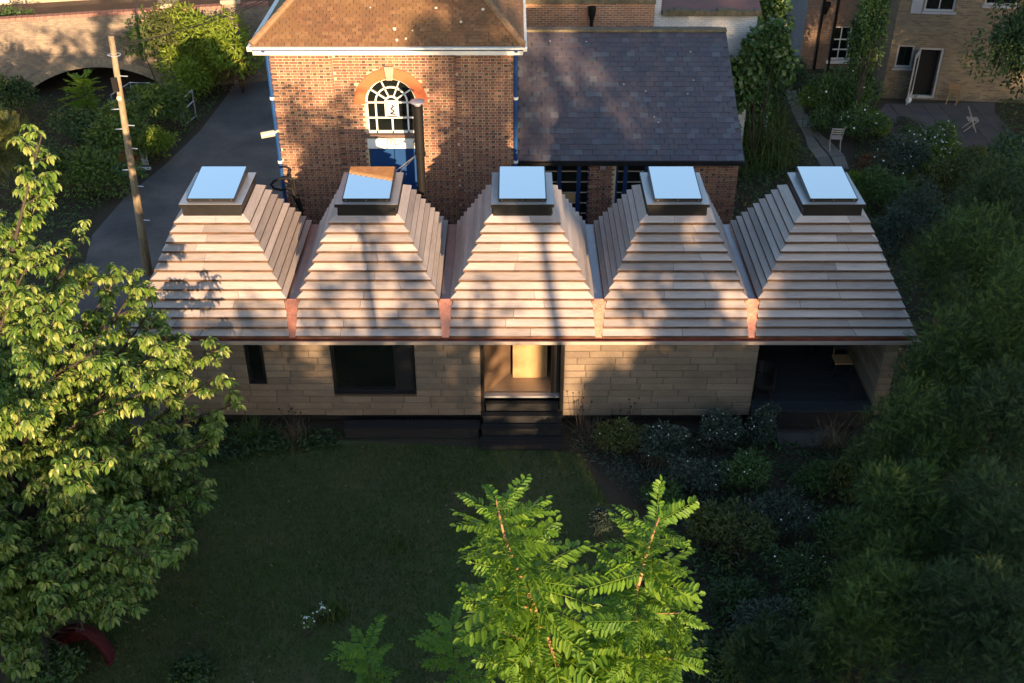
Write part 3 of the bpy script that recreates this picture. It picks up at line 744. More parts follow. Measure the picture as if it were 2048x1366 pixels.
# hipped roof of clay tiles
PIT = R(42); BD = 9.7
hw2 = (EX1 - EX0) / 2; ZRG = EZ + hw2 * math.tan(PIT); YRG0, YRG1 = EY + hw2, EY + BD - hw2; XRG = (EX0 + EX1) / 2
b = MB()
b.add([(EX0, EY, EZ - 0.02), (EX1, EY, EZ - 0.02), (EX1, EY + BD, EZ - 0.02), (EX0, EY + BD, EZ - 0.02), (XRG, YRG0, ZRG - 0.02), (XRG, YRG1, ZRG - 0.02)], [(0, 1, 4), (1, 2, 5, 4), (2, 3, 5), (3, 0, 4, 5), (3, 2, 1, 0)])
rf = b.build('roof', M['moss'], bb)
def unit3(a): return a / np.linalg.norm(a)
def tile_field(p0, e, s, width, length, inside, tw, gauge, th, pal, lift=0.0, tilt=0.05):
    e, s = np.asarray(e, float), np.asarray(s, float); n = np.cross(e, s); n /= np.linalg.norm(n)
    C, A, B, D, K = [], [], [], [], []
    for r in range(int(length / gauge) + 1):
        off = (r % 2) * tw / 2
        for c in range(-1, int(width / tw) + 2):
            u, v = c * tw + off + tw / 2, r * gauge
            if not inside(u, v): continue
            ts = unit3(s + n * -tilt); nt_ = np.cross(e, ts)
            C.append(p0 + e * (u + rng.normal(0, 0.004)) + s * (v + gauge * 0.55) + n * (th * 0.9 + lift + rng.normal(0, 0.003)))
            A.append(e * (tw / 2 - 0.005)); B.append(ts * gauge * 0.66); D.append(nt_ * th / 2); K.append(rng.choice(pal))
    return C, A, B, D, K
p0 = np.array([EX0, EY, EZ]); L0 = hw2 / math.cos(PIT)
tf = tile_field(p0, (1, 0, 0), (0, math.cos(PIT), math.sin(PIT)), 2 * hw2, L0, lambda u, v: v * math.cos(PIT) < u < 2 * hw2 - v * math.cos(PIT) and v < L0, 0.168, 0.1, 0.022, [7, 8, 9, 10, 7], tilt=0.1)
pieces(rf, 'roof_tile', M['tile'], *tf, prefer=-np.array(tf[0])[:, 1])
ts_ = tile_field(np.array([EX1, EY, EZ]), (0, 1, 0), (-math.cos(PIT), 0, math.sin(PIT)), BD, L0, lambda u, v: v * math.cos(PIT) < u < BD - v * math.cos(PIT) and v < L0, 0.168, 0.1, 0.022, [7, 8, 9, 10], tilt=0.1)
V, Fi = np_boxes(*ts_[:4]); arr_mesh('roof_tile_side', V, Fi, M['tile'], rf, col=np.repeat(np.array([PAL[c] for c in ts_[4]]), 8, axis=0), kind='stuff')
b = MB()
for i in range(26):
    f0, f1 = i / 26, (i + 1) / 26 + 0.006
    for sx, x0 in ((1, EX0), (-1, EX1)):
        p = np.array([x0 + sx * hw2 * f0, EY + hw2 * f0, EZ + (ZRG - EZ) * f0 + 0.05]); q = np.array([x0 + sx * hw2 * f1, EY + hw2 * f1, EZ + (ZRG - EZ) * f1 + 0.035])
        b.tube([p, q], [0.095, 0.085], 8)
b.build('hip_tile', M['hip'], rf, kind='stuff')
for i in range(11):
    u, v = rng.uniform(2.2, 6.4), rng.uniform(0.1, 1.5) 
    if u > 2 * hw2 - v: continue
    c0 = p0 + np.array([u, v * math.cos(PIT), v * math.sin(PIT) + 0.045]); r_ = rng.uniform(0.02, 0.05)
    b = MB(); k = 7
    b.extrude([c0 + r_ * rng.uniform(0.7, 1.2) * np.array([math.cos(6.283 * j / k), math.sin(6.283 * j / k) * math.cos(PIT), math.sin(6.283 * j / k) * math.sin(PIT)]) for j in range(k)], (0, -0.004, 0.006))
    b.build('lichen_patch', M['lichen'], rf)
# things fixed to the brick building
cmn = thing('security_camera', 'cream cylindrical camera housing on the left corner of the brick building', 'camera', (BX0 - 0.1, BY - 0.02, 5.0))
pA, pB = W(549, 266, BY - 0.05), W(522, 271, BY - 0.18)
b = MB(); b.tube([pA, pB], 0.085, 10); b.build('housing', M['cream'], cmn)
b = MB(); b.bar(pA + np.array([0.0, 0, 0.02]), (BX0 + 0.02, BY + 0.02, pA[2] + 0.05), 0.05); b.build('bracket', M['cream'], cmn)
hl = MB()
q0 = W(604, 425, 26.4)
for pl, r_ in (([(586, 400), (566, 372), (556, 358), (545, 357)], 0.05),):
    pass
hoop = thing('black_hoop', 'bent black tube hoop with rope standing behind the leftmost roof pyramid', 'rail', (q0[0], 26.4, 0))
loop = [(588, 360), (578, 356), (563, 357), (548, 362), (542, 369), (548, 377), (562, 380), (576, 377), (585, 377)]
b = MB(); b.tube([W(u, v, 26.4) for u, v in loop], 0.035, 8); b.build('loop', M['black_iron'], hoop)
b = MB(); b.tube([W(588, 360, 26.4), W(585, 377, 26.42), W(592, 395, 26.42), W(601, 418, 26.42), (q0[0] + 0.05, 26.42, 0)], [0.05, 0.06, 0.075, 0.055, 0.05], 8); b.build('post', M['black_iron'], hoop)
b = MB(); b.tube([W(588, 360, 26.36), W(590, 378, 26.3), W(598, 400, 26.3), W(606, 424, 26.3)], [0.03, 0.035, 0.04, 0.03], 7); b.build('rope', M['black_iron'], hoop)

# ------------------------------------------------------------------ low brick building with slate roof
SY, SX0, SX1, SZ = 28.5, 0.10, 6.38, 3.9
sb = thing('slate_roofed_annexe', 'single storey brick annexe with purple grey slate roof and blue window frames', 'building', (3.2, 30, 0))
b = MB(); b.box(SX0 + 0.02, SX1 - 0.02, SY + 0.161, 32.9, 0, SZ)
b.add([(SX1 - 0.03, SY + 0.02, SZ), (SX1 - 0.03, 32.9, SZ), (SX1 - 0.03, 32.8, 6.0)], [(0, 1, 2)])
w1 = (W(1058, 330, SY)[0], W(1181, 330, SY)[0]); w2 = (W(1233, 330, SY)[0], W(1357, 330, SY)[0]); WTZ = W(1100, 327, SY)[2]
for xa_, xb_ in ((SX0 + 0.02, w1[0]), (w1[1], w2[0]), (w2[1], SX1 - 0.02)): b.box(xa_, xb_, SY + 0.022, SY + 0.16, 0, SZ)
for xa_, xb_ in (w1, w2): b.box(xa_, xb_, SY + 0.022, SY + 0.16, WTZ + 0.005, SZ)
sbw = b.build('wall', M['mortar'], sb)
hole2 = lambda x, z: z < WTZ + 0.2 and any(a - 0.02 < x < c + 0.02 for a, c in (w1, w2))
cb_ = course_bricks(SX0, SX1, SY, 0.2, SZ - 0.02, hole2, dark=False)
pieces(sbw, 'brick', M['brick'], *cb_, ncap=290, prefer=np.array(cb_[0])[:, 2])
for j, (a, c) in enumerate((w1, w2)):
    b = MB(); b.box(a - 0.25, c + 0.3, SY - 0.012, SY + 0.1, WTZ + 0.03, WTZ + 0.15); b.build('lintel', M['stone'], sb)
    b = MB(); w_ = c - a; yy = SY + 0.06
    xs = [a, a + w_ * 0.16, a + w_ * 0.5, a + w_ * 0.82, c]
    b.box(a, c, yy, yy + 0.08, WTZ - 0.09, WTZ)
    for x in xs: b.box(max(a, x - 0.06), min(c, x + 0.06), yy + 0.002, yy + 0.078, 0.1, WTZ - 0.092)
    wf = b.build('window_frame', M['navy_paint'], sb)
    b = MB(); b.box(a + 0.02, c - 0.02, yy + 0.05, yy + 0.06, 0.1, WTZ - 0.05); b.build('pane', M['dark_glass'], wf)
    z = WTZ - 0.28
    k = 0
    while z > 0.8:
        for i in range(4):
            b = MB(); b.box(xs[i] + 0.06, xs[i + 1] - 0.06, yy + 0.02, yy + 0.055, z - 0.012, z + 0.012); b.build('glazing_bar', M['stone'], wf)
        z -= 0.33; k += 1
    if j == 0:
        b = MB(); b.box(xs[2] + 0.07, xs[3] - 0.07, yy + 0.035, yy + 0.048, WTZ - 1.25, WTZ - 0.96); b.build('tan_panel', M['cardboard'], wf)
        b = MB(); b.box(xs[1] + 0.07, xs[1] + 0.25, yy + 0.035, yy + 0.048, WTZ - 0.6, WTZ - 0.38); b.build('green_panel', M['green_sheet'], wf)
lp = W(1206, 327, SY)
lm = thing('wall_lamp', 'small grey bulkhead lamp between the two blue windows', 'lamp', (lp[0], SY, lp[2]))
b = MB(); b.box(lp[0] - 0.08, lp[0] + 0.08, SY - 0.05, SY + 0.01, lp[2] - 0.16, lp[2] + 0.12); b.build('casing', M['lilac_lamp'], lm)
b = MB(); b.tube([(lp[0], SY - 0.05, lp[2] + 0.02), (lp[0], SY - 0.10, lp[2] + 0.01)], [0.06, 0.045], 10); b.build('lens', M['grey_cowl'], lm)
e0 = np.array([SX0 - 0.02, 28.27, 3.93]); e1 = np.array([SX0 - 0.02, 32.9, 6.12])
sdir = (e1 - e0); SL = np.linalg.norm(sdir); sdir /= SL
SWd = 6.47 - e0[0]
b = MB(); b.extrude([(e0[0], e0[1], e0[2] - 0.03), (e0[0] + SWd, e0[1], e0[2] - 0.03), (e0[0] + SWd, e1[1], e1[2] - 0.03), (e0[0], e1[1], e1[2] - 0.03)], (0, 0, -0.1))
b.extrude([(e0[0], e1[1], e1[2] - 0.04), (e0[0] + SWd, e1[1], e1[2] - 0.04), (e0[0] + SWd, 37, 4.2), (e0[0], 37, 4.2)], (0, 0, -0.1))
srf = b.build('roof', M['slate'], sb)
me = srf.data; a_ = me.attributes.new('col', 'FLOAT_COLOR', 'POINT'); a_.data.foreach_set('color', [0.08, 0.07, 0.09, 1.0] * len(me.vertices))
sl = tile_field(e0, (1, 0, 0), sdir, SWd, SL, lambda u, v: 0.05 < u < SWd - 0.05 and v < SL - 0.12, 0.255, 0.20, 0.014, [11, 12, 13, 14, 11, 12, 13, 14, 11, 12, 15, 16], tilt=0.05)
pieces(srf, 'slate', M['slate'], *sl, prefer=-np.array(sl[0])[:, 1])
b = MB(); b.box(e0[0], e0[0] + SWd, e1[1] - 0.16, e1[1] + 0.1, e1[2] - 0.02, e1[2] + 0.05); b.build('ridge_tile', M['moss'], srf)
b = MB(); b.box(e0[0], e0[0] + SWd, e0[1] - 0.1, e0[1] + 0.0, e0[2] - 0.12, e0[2] - 0.03); b.build('eaves_gutter', M['black_iron'], sb)
for i in range(9):
    u, v = rng.uniform(0.5, 6), rng.uniform(0.3, SL - 0.3); c0 = e0 + np.array([u, 0, 0]) + sdir * v + np.array([0, 0, 0.03])
    b = MB(); b.extrude([c0 + 0.025 * np.array([math.cos(j), math.sin(j) * 0.9, math.sin(j) * 0.4]) for j in (0, 1.2, 2.4, 3.8, 5)], (0, -0.002, 0.005)); b.build('lichen_patch', M['lichen'], srf)

# ------------------------------------------------------------------ walls behind the annexe
YB_ = 37.3
xa, xb = W(1045, 60, YB_)[0] - 0.6, W(1306, 60, YB_)[0]
M['far_red'] = brick_mat('far_red_brick', (0.42, 0.17, 0.085), (0.17, 0.08, 0.06), (0.46, 0.36, 0.25), stain=(1.1, 0.55, (0.30, 0.14, 0.07)))
M['far_white'] = brick_mat('white_painted_brick', (0.66, 0.66, 0.67), (0.56, 0.56, 0.58), (0.46, 0.46, 0.48), stain=(1.3, 0.5, (0.45, 0.40, 0.34)), bump=0.8)
M['stock'] = brick_mat('yellow_stock_brick', (0.27, 0.20, 0.12), (0.11, 0.075, 0.052), (0.22, 0.18, 0.13), stain=(0.9, 0.6, (0.13, 0.10, 0.068)), bump=0.9)  # brick colours lowered to carry the tree shade on this wall
M['brown_brick'] = brick_mat('brown_house_brick', (0.27, 0.15, 0.095), (0.16, 0.09, 0.065), (0.26, 0.2, 0.15), stain=(0.9, 0.5, (0.17, 0.11, 0.075)))
M['bridge_brick'] = brick_mat('sooty_bridge_brick', (0.34, 0.26, 0.18), (0.20, 0.15, 0.115), (0.24, 0.19, 0.15), stain=(1.4, 0.75, (0.10, 0.085, 0.08)), bump=0.9)
M['pale_facade'] = brick_mat('pale_stone_facade', (0.46, 0.37, 0.25), (0.36, 0.28, 0.19), (0.40, 0.32, 0.22), stain=(0.6, 0.5, (0.25, 0.19, 0.13)), scale=0.4)
zt = W(1150, 7, YB_)[2]
rw = thing('red_brick_wall', 'stained red brick wall with a black downpipe above the slate ridge', 'wall', ((xa + xb) / 2, YB_, 0))
b = MB(); b.box(xa, xb, YB_, YB_ + 0.35, 0, zt); b.build('masonry', M['far_red'], rw)
b = MB(); b.box(xa - 0.05, xb + 0.03, YB_ - 0.05, YB_ + 0.4, zt + 0.002, zt + 0.13); b.build('coping', M['moss'], rw)
hp = W(1184, 25, YB_ - 0.12)
b = MB(); b.tube([(hp[0], YB_ - 0.12, 0), (hp[0], YB_ - 0.12, hp[2])], 0.06, 8); dpo = b.build('downpipe', M['black_iron'], rw)
b = MB(); b.tube([(hp[0], YB_ - 0.13, hp[2] - 0.25), (hp[0], YB_ - 0.13, hp[2]), (hp[0], YB_ - 0.13, hp[2] + 0.2)], [0.07, 0.13, 0.14], 10); b.build('hopper', M['black_iron'], dpo)
xc, xd = xb + 0.02, W(1512, 60, YB_ + 0.1)[0]
zt2 = W(1400, 28, YB_ + 0.1)[2]
ww = thing('white_outbuilding', 'white painted brick outbuilding with reddish sheet roof behind the annexe', 'building', ((xc + xd) / 2, YB_ + 1, 0))
b = MB(); b.box(xc, xd, YB_ + 0.1, YB_ + 5, 0, zt2); b.box(xc, xc + 0.22, YB_ + 0.08, YB_ + 0.5, zt2, zt2 + 0.55); b.build('masonry', M['far_white'], ww)
b = MB(); b.extrude([(xc + 0.24, YB_ - 0.02, zt2 + 0.03), (xd + 0.1, YB_ - 0.02, zt2 + 0.03), (xd + 0.1, YB_ + 5, zt2 + 1.5), (xc + 0.24, YB_ + 5, zt2 + 1.5)], (0, 0, 0.08)); b.build('roof', M['rust_roof'], ww)
for i in range(16):
    x = xc + 0.26 + (xd - xc - 0.2) * i / 16
    b = MB(); b.box(x, x + (xd - xc) / 16 - 0.02, YB_ - 0.1, YB_ + 0.22, zt2 - 0.02, zt2 + 0.16 + rng.normal(0, 0.015)); b.build('coping_stone', M['moss'], ww)
# ------------------------------------------------------------------ houses at the far right
def rot2(p, a): return np.array([p[0] * math.cos(a) - p[1] * math.sin(a), p[0] * math.sin(a) + p[1] * math.cos(a)])
h1a = G(1762, 196); phi = R(-6)
ex = np.array([math.cos(phi), math.sin(phi), 0.0]); ey = np.array([-math.sin(phi), math.cos(phi), 0.0]); ez = np.array([0, 0, 1.0])
def H(u, v, off=0.0):
    """photo point -> (along, height) on the stock brick facade."""
    d = _ray(u, v); c = np.array([0, 0, HC])
    t = np.dot(h1a + ey * off - c, ey) / np.dot(d, ey)
    p = c + d * t - h1a
    return np.dot(p, ex), p[2]
def hbox(b, a0, a1, d0, d1, z0, z1, mi=0):
    b.obox(h1a + ex * (a0 + a1) / 2 + ey * (d0 + d1) / 2 + ez * (z0 + z1) / 2, ex * (a1 - a0) / 2, ey * (d1 - d0) / 2, ez * (z1 - z0) / 2, mi); return b
h1 = thing('stock_brick_house', 'yellow stock brick house with grey sash windows and an open garden door', 'house', h1a + ex * 4 + ey * 3)
ops = []
dA, dzt = H(1840, 95); dB, _ = H(1890, 98); ops.append((dA, dB, 0.05, dzt))
wA, wz1 = H(1797, 90); wB, wz0 = H(1822, 136); ops.append((wA, wB, wz0, wz1))
tA, tz1 = H(1858, -30); tB, tz0 = H(1908, 24); ops.append((tA, tB, tz0, tz1))
rA, rz1 = H(1978, -30); rB, rz0 = H(2035, 12); ops.append((rA, rB, rz0, rz1))
HZ, HLEN = 9.0, 12.0
xs = sorted({0.0, HLEN, *[o_[0] for o_ in ops], *[o_[1] for o_ in ops]})
b = MB()
for a0, a1 in zip(xs[:-1], xs[1:]):
    zs = [0.0]; am = (a0 + a1) / 2
    cuts = sorted([(o_[2], o_[3]) for o_ in ops if o_[0] <= am <= o_[1]])
    for c0, c1 in cuts: zs += [c0, c1]
    zs.append(HZ)
    for i in range(0, len(zs), 2):
        if zs[i + 1] - zs[i] > 0.01: hbox(b, a0, a1, 0, 0.3, zs[i], zs[i + 1])
hbox(b, 0.001, HLEN - 0.001, 0.31, 7, 0, HZ - 0.01)
b.build('wall', M['stock'], h1)
def sash(o_, nm, fm, sill=True, bar=True):
    a0, a1, z0, z1 = o_
    b = MB(); w = 0.07
    for q in ((a0, a1, z0, z0 + w), (a0, a1, z1 - w, z1), (a0, a0 + w, z0 + w, z1 - w), (a1 - w, a1, z0 + w, z1 - w)): hbox(b, q[0], q[1], 0.05, 0.13, q[2], q[3])
    wo = b.build(nm, fm, h1)
    b = MB(); hbox(b, a0 + w, a1 - w, 0.1, 0.11, z0 + w, z1 - w); b.build('pane', M['dark_glass'], wo)
    if sill: b = MB(); hbox(b, a0 - 0.08, a1 + 0.08, -0.07, 0.05, z0 - 0.09, z0 - 0.003); b.build('sill', M['stone_pale'], wo)
    if bar: b = MB(); hbox(b, (a0 + a1) / 2 - 0.02, (a0 + a1) / 2 + 0.02, 0.07, 0.12, z0 + w, z1 - w); b.build('glazing_bar', fm, wo)
    return wo
M['stone_pale'] = mat('pale_grey_sill', (0.36, 0.34, 0.36), 0.8, n1=(4, 0.5, (0.28, 0.26, 0.28)))
M['grey_frame'] = mat('grey_white_frame', (0.38, 0.36, 0.36), 0.6)
sash(ops[1], 'window', M['grey_frame'], bar=False)
sash(ops[2], 'window', M['grey_frame'])
sash(ops[3], 'window', M['grey_frame'])
b = MB(); hbox(b, ops[2][0] - 0.5, ops[2][0] - 0.09, -0.03, 0.05, ops[2][2] - 0.1, ops[2][3]); b.build('shutter_panel', M['stone_pale'], h1)
a0, a1, z0, z1 = ops[0]
M['hall_shade'] = mat('unlit_hall', (0.008, 0.007, 0.007), 0.9)  # near-black panel colour stands in for the darkness of the hall
b = MB()
for q in ((a0, a0 + 0.09, z0, z1), (a1 - 0.09, a1, z0, z1), (a0 + 0.09, a1 - 0.09, z1 - 0.09, z1), (a0 + 0.09, a1 - 0.09, z0, z0 + 0.1)): hbox(b, q[0], q[1], 0.04, 0.16, q[2], q[3])
dfr = b.build('door_frame', M['grey_frame'], h1)
b = MB(); hbox(b, a0 + 0.1, a1 - 0.1, 0.29, 0.305, z0, z1); b.build('dark_hall', M['hall_shade'], dfr)
hd = rot2((0.82, 0), R(-112)); lx = ex * hd[0] + ey * hd[1]; ly = np.cross(ez, lx)
b = MB(); hp0 = h1a + ex * (a0 + 0.03) - ey * 0.03
for s0, s1, q0_, q1_ in ((0, 0.11, z0, z1 - 0.05), (0.75, 0.86, z0, z1 - 0.05), (0.11, 0.75, z0, z0 + 0.35), (0.11, 0.75, z1 - 0.2, z1 - 0.05)):
    b.obox(hp0 + lx / 0.82 * (s0 + s1) / 2 + ez * (q0_ + q1_) / 2, lx / 0.82 * (s1 - s0) / 2, ly / 0.82 * 0.025, ez * (q1_ - q0_) / 2)
dl = b.build('door_leaf', M['grey_frame'], h1)
b = MB(); b.obox(hp0 + lx / 0.82 * 0.43 + ez * (z0 + 0.35 + z1 - 0.2) / 2, lx / 0.82 * 0.32, ly / 0.82 * 0.008, ez * (z1 - 0.55 - z0) / 2); b.build('pane', M['dark_glass'], dl)
b = MB(); hbox(b, -0.002 - 0.05, HLEN, -0.3, 7.2, HZ, HZ + 0.25); b.build('eaves', M['coping'], h1)
# brown brick house set back
YH2 = 46.6
h2x0, h2x1 = W(1598, 132, YH2)[0], h1a[0] + 0.02
h2 = thing('brown_brick_house', 'brown brick house with white sash window and grey rendered side wall', 'house', ((h2x0 + h2x1) / 2, YH2 + 2, 0))
sA = W(1664, 55, YH2); sB = W(1724, 122, YH2)
s0x, s1x, s0z, s1z = W(1657, 120, YH2)[0], W(1729, 120, YH2)[0], W(1690, 120, YH2)[2], W(1690, 53, YH2)[2]
b = MB()
b.box(h2x0, s0x, YH2, YH2 + 0.3, 0, 9); b.box(s1x, h2x1 + 2.0, YH2, YH2 + 0.3, 0, 9); b.box(s0x, s1x, YH2, YH2 + 0.3, 0, s0z); b.box(s0x, s1x, YH2, YH2 + 0.3, s1z, 9)
b.build('wall', M['brown_brick'], h2)
b = MB(); b.box(h2x0 - 0.012, h2x0 + 0.3, YH2 + 0.012, YH2 + 9, 0, 9.01); b.build('rendered_side', M['render'], h2)
b = MB(); b.box(h2x0 - 0.02, h2x1 + 2, YH2 - 0.3, YH2 + 9, 9.02, 9.2); b.build('eaves', M['coping'], h2)
b = MB(); w = 0.07
for q in ((s0x, s1x, s0z, s0z + w), (s0x, s1x, s1z - w, s1z), (s0x, s0x + w, s0z + w, s1z - w), (s1x - w, s1x, s0z + w, s1z - w)): b.box(q[0], q[1], YH2 + 0.06, YH2 + 0.16, q[2], q[3])
wo = b.build('window', M['white_paint'], h2)
b = MB(); b.box(s0x + w, s1x - w, YH2 + 0.12, YH2 + 0.13, s0z + w, s1z - w); b.build('pane', M['dark_glass'], wo)
for i in (1, 2, 3):
    x = s0x + (s1x - s0x) * i / 4; b = MB(); b.box(x - 0.02, x + 0.02, YH2 + 0.085, YH2 + 0.125, s0z + w, s1z - w); b.build('glazing_bar', M['white_paint'], wo)
for f in (0.3, 0.6):
    z = s0z + (s1z - s0z) * f; b = MB(); b.box(s0x + w, s1x - w, YH2 + 0.08, YH2 + 0.126, z - 0.025, z + 0.025); b.build('glazing_bar', M['white_paint'], wo)
b = MB(); b.box(s0x - 0.1, s1x + 0.1, YH2 - 0.1, YH2 + 0.06, s0z - 0.13, s0z - 0.003); b.build('sill', M['white_paint'], wo)
for u in (1634, 1662):
    p = W(u, 100, YH2 - 0.08)
    dx = W(u + 16, 0, YH2 - 0.08)
    b = MB(); b.tube([(p[0], YH2 - 0.08, 0), (p[0], YH2 - 0.08, 8.9)], 0.055, 8); b.build('downpipe', M['black_iron'], h2)
p = W(1655, 14, YH2 - 0.1)
b = MB(); b.tube([(p[0] - 0.05, YH2 - 0.1, p[2] - 0.3), (p[0] - 0.05, YH2 - 0.1, p[2]), (p[0] - 0.05, YH2 - 0.1, p[2] + 0.2)], [0.06, 0.15, 0.16], 10); b.build('hopper', M['black_iron'], h2)
# dark building in the gap with pipes
gx = W(1545, 60, 52)[0]
gb = thing('gap_building', 'dark grey building with black pipes seen in the gap beside the climbers', 'building', (gx - 1.5, 54, 0))
b = MB(); b.box(gx - 3.4, gx + 1.0, 52, 58, 0, 9); b.build('wall', M['render'], gb)
for u in (1543, 1552):
    x = W(u, 60, 51.9)[0]; b = MB(); b.tube([(x, 51.88, 0), (x, 51.88, 9)], 0.08, 8); b.build('pipe', M['black_iron'], gb)

# ------------------------------------------------------------------ bridge at the far left
A0 = G(0, 38, 3.3); A1 = G(478, 9, 3.3)
bdir = (A1 - A0); bdir[2] = 0; BLn = np.linalg.norm(bdir); bdir /= BLn
bnr = np.array([bdir[1], -bdir[0], 0])   # towards the camera
def Bp(u, v, off=0.0):
    d = _ray(u, v); c = np.array([0, 0, HC]); t = np.dot(A0 + bnr * off - c, bnr) / np.dot(d, bnr); p = c + d * t - A0
    return np.dot(p, bdir), p[2] + A0[2]
br = thing('brick_bridge', 'old sooty brick bridge wall with a low dark arch and brick parapet', 'bridge', (A0 + bdir * 5) * np.array([1, 1, 0]))
c0, cz = Bp(188, 134); cl, _ = Bp(52, 168); cr, _ = Bp(318, 160)
cmid, chalf = (cl + cr) / 2, (cr - cl) / 2
zsp = cz - 0.85; rise = cz - zsp
rad = (chalf ** 2 + rise ** 2) / (2 * rise)
def arch_z(s): return zsp - (rad - rise) + math.sqrt(max(rad ** 2 - (s - cmid) ** 2, 0))
b = MB(); NS = 28; PT = 3.18
ss = np.linspace(cl, cr, NS)
P3 = lambda s, z, off=0.0: A0 * np.array([1, 1, 0]) + bdir * s + bnr * off + np.array([0, 0, z])
for s0, s1 in zip(ss[:-1], ss[1:]):
    b.add([P3(s0, arch_z(s0)), P3(s1, arch_z(s1)), P3(s1, PT), P3(s0, PT), P3(s0, arch_z(s0), -3.1), P3(s1, arch_z(s1), -3.1)], [(0, 1, 2, 3), (1, 0, 4, 5)])
for s0, s1 in ((-9, cl), (cr, BLn + 1.2)):
    b.add([P3(s0, 0), P3(s1, 0), P3(s1, PT), P3(s0, PT)], [(0, 1, 2, 3)])
b.add([P3(cl, 0), P3(cl, zsp), P3(cl, zsp, -3.1), P3(cl, 0, -3.1)], [(0, 1, 2, 3)]); b.add([P3(cr, 0), P3(cr, zsp), P3(cr, zsp, -3.1), P3(cr, 0, -3.1)], [(3, 2, 1, 0)])
b.add([P3(-9, PT, -0.34), P3(BLn + 1.2, PT, -0.34), P3(BLn + 1.2, 2.3, -0.34), P3(-9, 2.3, -0.34)], [(0, 1, 2, 3)])
b.build('masonry', M['bridge_brick'], br)
M['ring'] = mat('pale_arch_brick', (0.36, 0.29, 0.20), 0.95, n1=(3, 0.7, (0.2, 0.16, 0.12)), n2=(14, 0.6, (0.14, 0.11, 0.09)))
M['tunnel'] = mat('painted_tunnel_shade', (0.012, 0.011, 0.010), 0.95)  # near-black colour paints the shade deep inside the arch
b = MB()
for s0, s1 in zip(ss[:-1], ss[1:]):
    n0 = np.array([s0 - cmid, arch_z(s0) - zsp + rad - rise]) / rad; n1 = np.array([s1 - cmid, arch_z(s1) - zsp + rad - rise]) / rad
    f = 0.96
    sm1 = s0 + (s1 - s0) * f
    b.extrude([P3(s0, arch_z(s0), 0.03), P3(sm1, arch_z(sm1), 0.03), P3(sm1 + n1[0] * 0.36, arch_z(sm1) + n1[1] * 0.36, 0.03), P3(s0 + n0[0] * 0.36, arch_z(s0) + n0[1] * 0.36, 0.03)], -bnr * 0.1)
b.build('arch_ring', M['ring'], br)
b = MB(); b.extrude([P3(cl - 0.5, -0.01, -3.12), P3(cr + 0.5, -0.01, -3.12), P3(cr + 0.5, 2.9, -3.12), P3(cl - 0.5, 2.9, -3.12)], -bnr * 0.05); b.build('tunnel_shade_panel', M['tunnel'], br)
M['red_course'] = mat('red_brick_course', (0.30, 0.12, 0.09), 0.9, n1=(6, 0.7, (0.18, 0.08, 0.07)), n2=(25, 0.5, (0.42, 0.3, 0.24)))
s = -9.0
while s < BLn + 1.0:
    b = MB(); b.extrude([P3(s, PT + 0.002, 0.03), P3(s + 0.215, PT + 0.002, 0.03), P3(s + 0.215, PT + 0.12 + rng.normal(0, 0.006), 0.03), P3(s, PT + 0.12, 0.03)], -bnr * 0.36); b.build('coping_brick', M['red_course'], br)
    s += 0.228
for u in (337, 463):
    s, _ = Bp(u, 20)
    b = MB(); b.extrude([P3(s - 0.33, 0, 0.12), P3(s + 0.33, 0, 0.12), P3(s + 0.33, PT + 0.2, 0.12), P3(s - 0.33, PT + 0.2, 0.12)], -bnr * 0.5); b.build('pier', M['bridge_brick'], br)
    b = MB(); b.extrude([P3(s - 0.4, PT + 0.202, 0.17), P3(s + 0.4, PT + 0.202, 0.17), P3(s + 0.4, PT + 0.36, 0.17), P3(s - 0.4, PT + 0.36, 0.17)], -bnr * 0.62); b.build('pier_cap', M['stone'], br)
b = MB(); b.add([P3(-9, 2.95, -0.35), P3(BLn + 6, 2.95, -0.35), P3(BLn + 6, 2.95, -3.2), P3(-9, 2.95, -3.2)], [(0, 1, 2, 3)])
structure(b, 'bridge_road', M['coping'])
b = MB(); b.extrude([P3(-12, 0, -3.2), P3(BLn + 3.5, 0, -3.2), P3(BLn + 3.5, 9, -3.2), P3(-12, 9, -3.2)], -bnr * 6)
pf = thing('pale_facade', 'pale stone building face behind the bridge parapet', 'building', P3(5, 0, -4))
b.build('wall', M['pale_facade'], pf)
w0, wz = Bp(-4, 6, -3.2); w1_, _ = Bp(19, 6, -3.2)
b = MB(); b.extrude([P3(w0, wz, -3.17), P3(w1_, wz, -3.17), P3(w1_, wz + 1.1, -3.17), P3(w0, wz + 1.1, -3.17)], -bnr * 0.05); wn_ = b.build('window', M['white_paint'], pf)
b = MB(); b.extrude([P3(w0, wz + 0.1, -3.16), P3(w1_ - 0.07, wz + 0.1, -3.16), P3(w1_ - 0.07, wz + 1.0, -3.16), P3(w0, wz + 1.0, -3.16)], -bnr * 0.02); b.build('pane', M['blue_plastic'], wn_)

# ------------------------------------------------------------------ utility pole, wires
pb, pt = np.array([-10.98, 28.8, 0.0]), np.array([-10.64, 28.8, 7.27])
up_ = thing('utility_pole', 'weathered wooden utility pole with climbing pegs beside the driveway', 'utility pole', pb)
b = MB(); b.tube([pb + (pt - pb) * f for f in (0, 0.25, 0.5, 0.75, 1)], [0.135, 0.118, 0.102, 0.088, 0.074], 12); b.build('shaft', M['pole'], up_, smooth=True)
for f, sd, l in ((0.40, 1, 0.17), (0.47, -1, 0.16), (0.56, 1, 0.17), (0.64, -1, 0.16), (0.655, 1, 0.18), (0.72, -1, 0.2), (0.85, 1, 0.2), (0.25, 1, 0.2)):
    p = pb + (pt - pb) * f
    b = MB(); b.tube([p + np.array([sd * 0.08, -0.02, 0]), p + np.array([sd * (0.1 + l), -0.05, 0.0])], 0.014, 6); b.build('climbing_peg', M['galv'], up_)
p = pb + (pt - pb) * 0.93
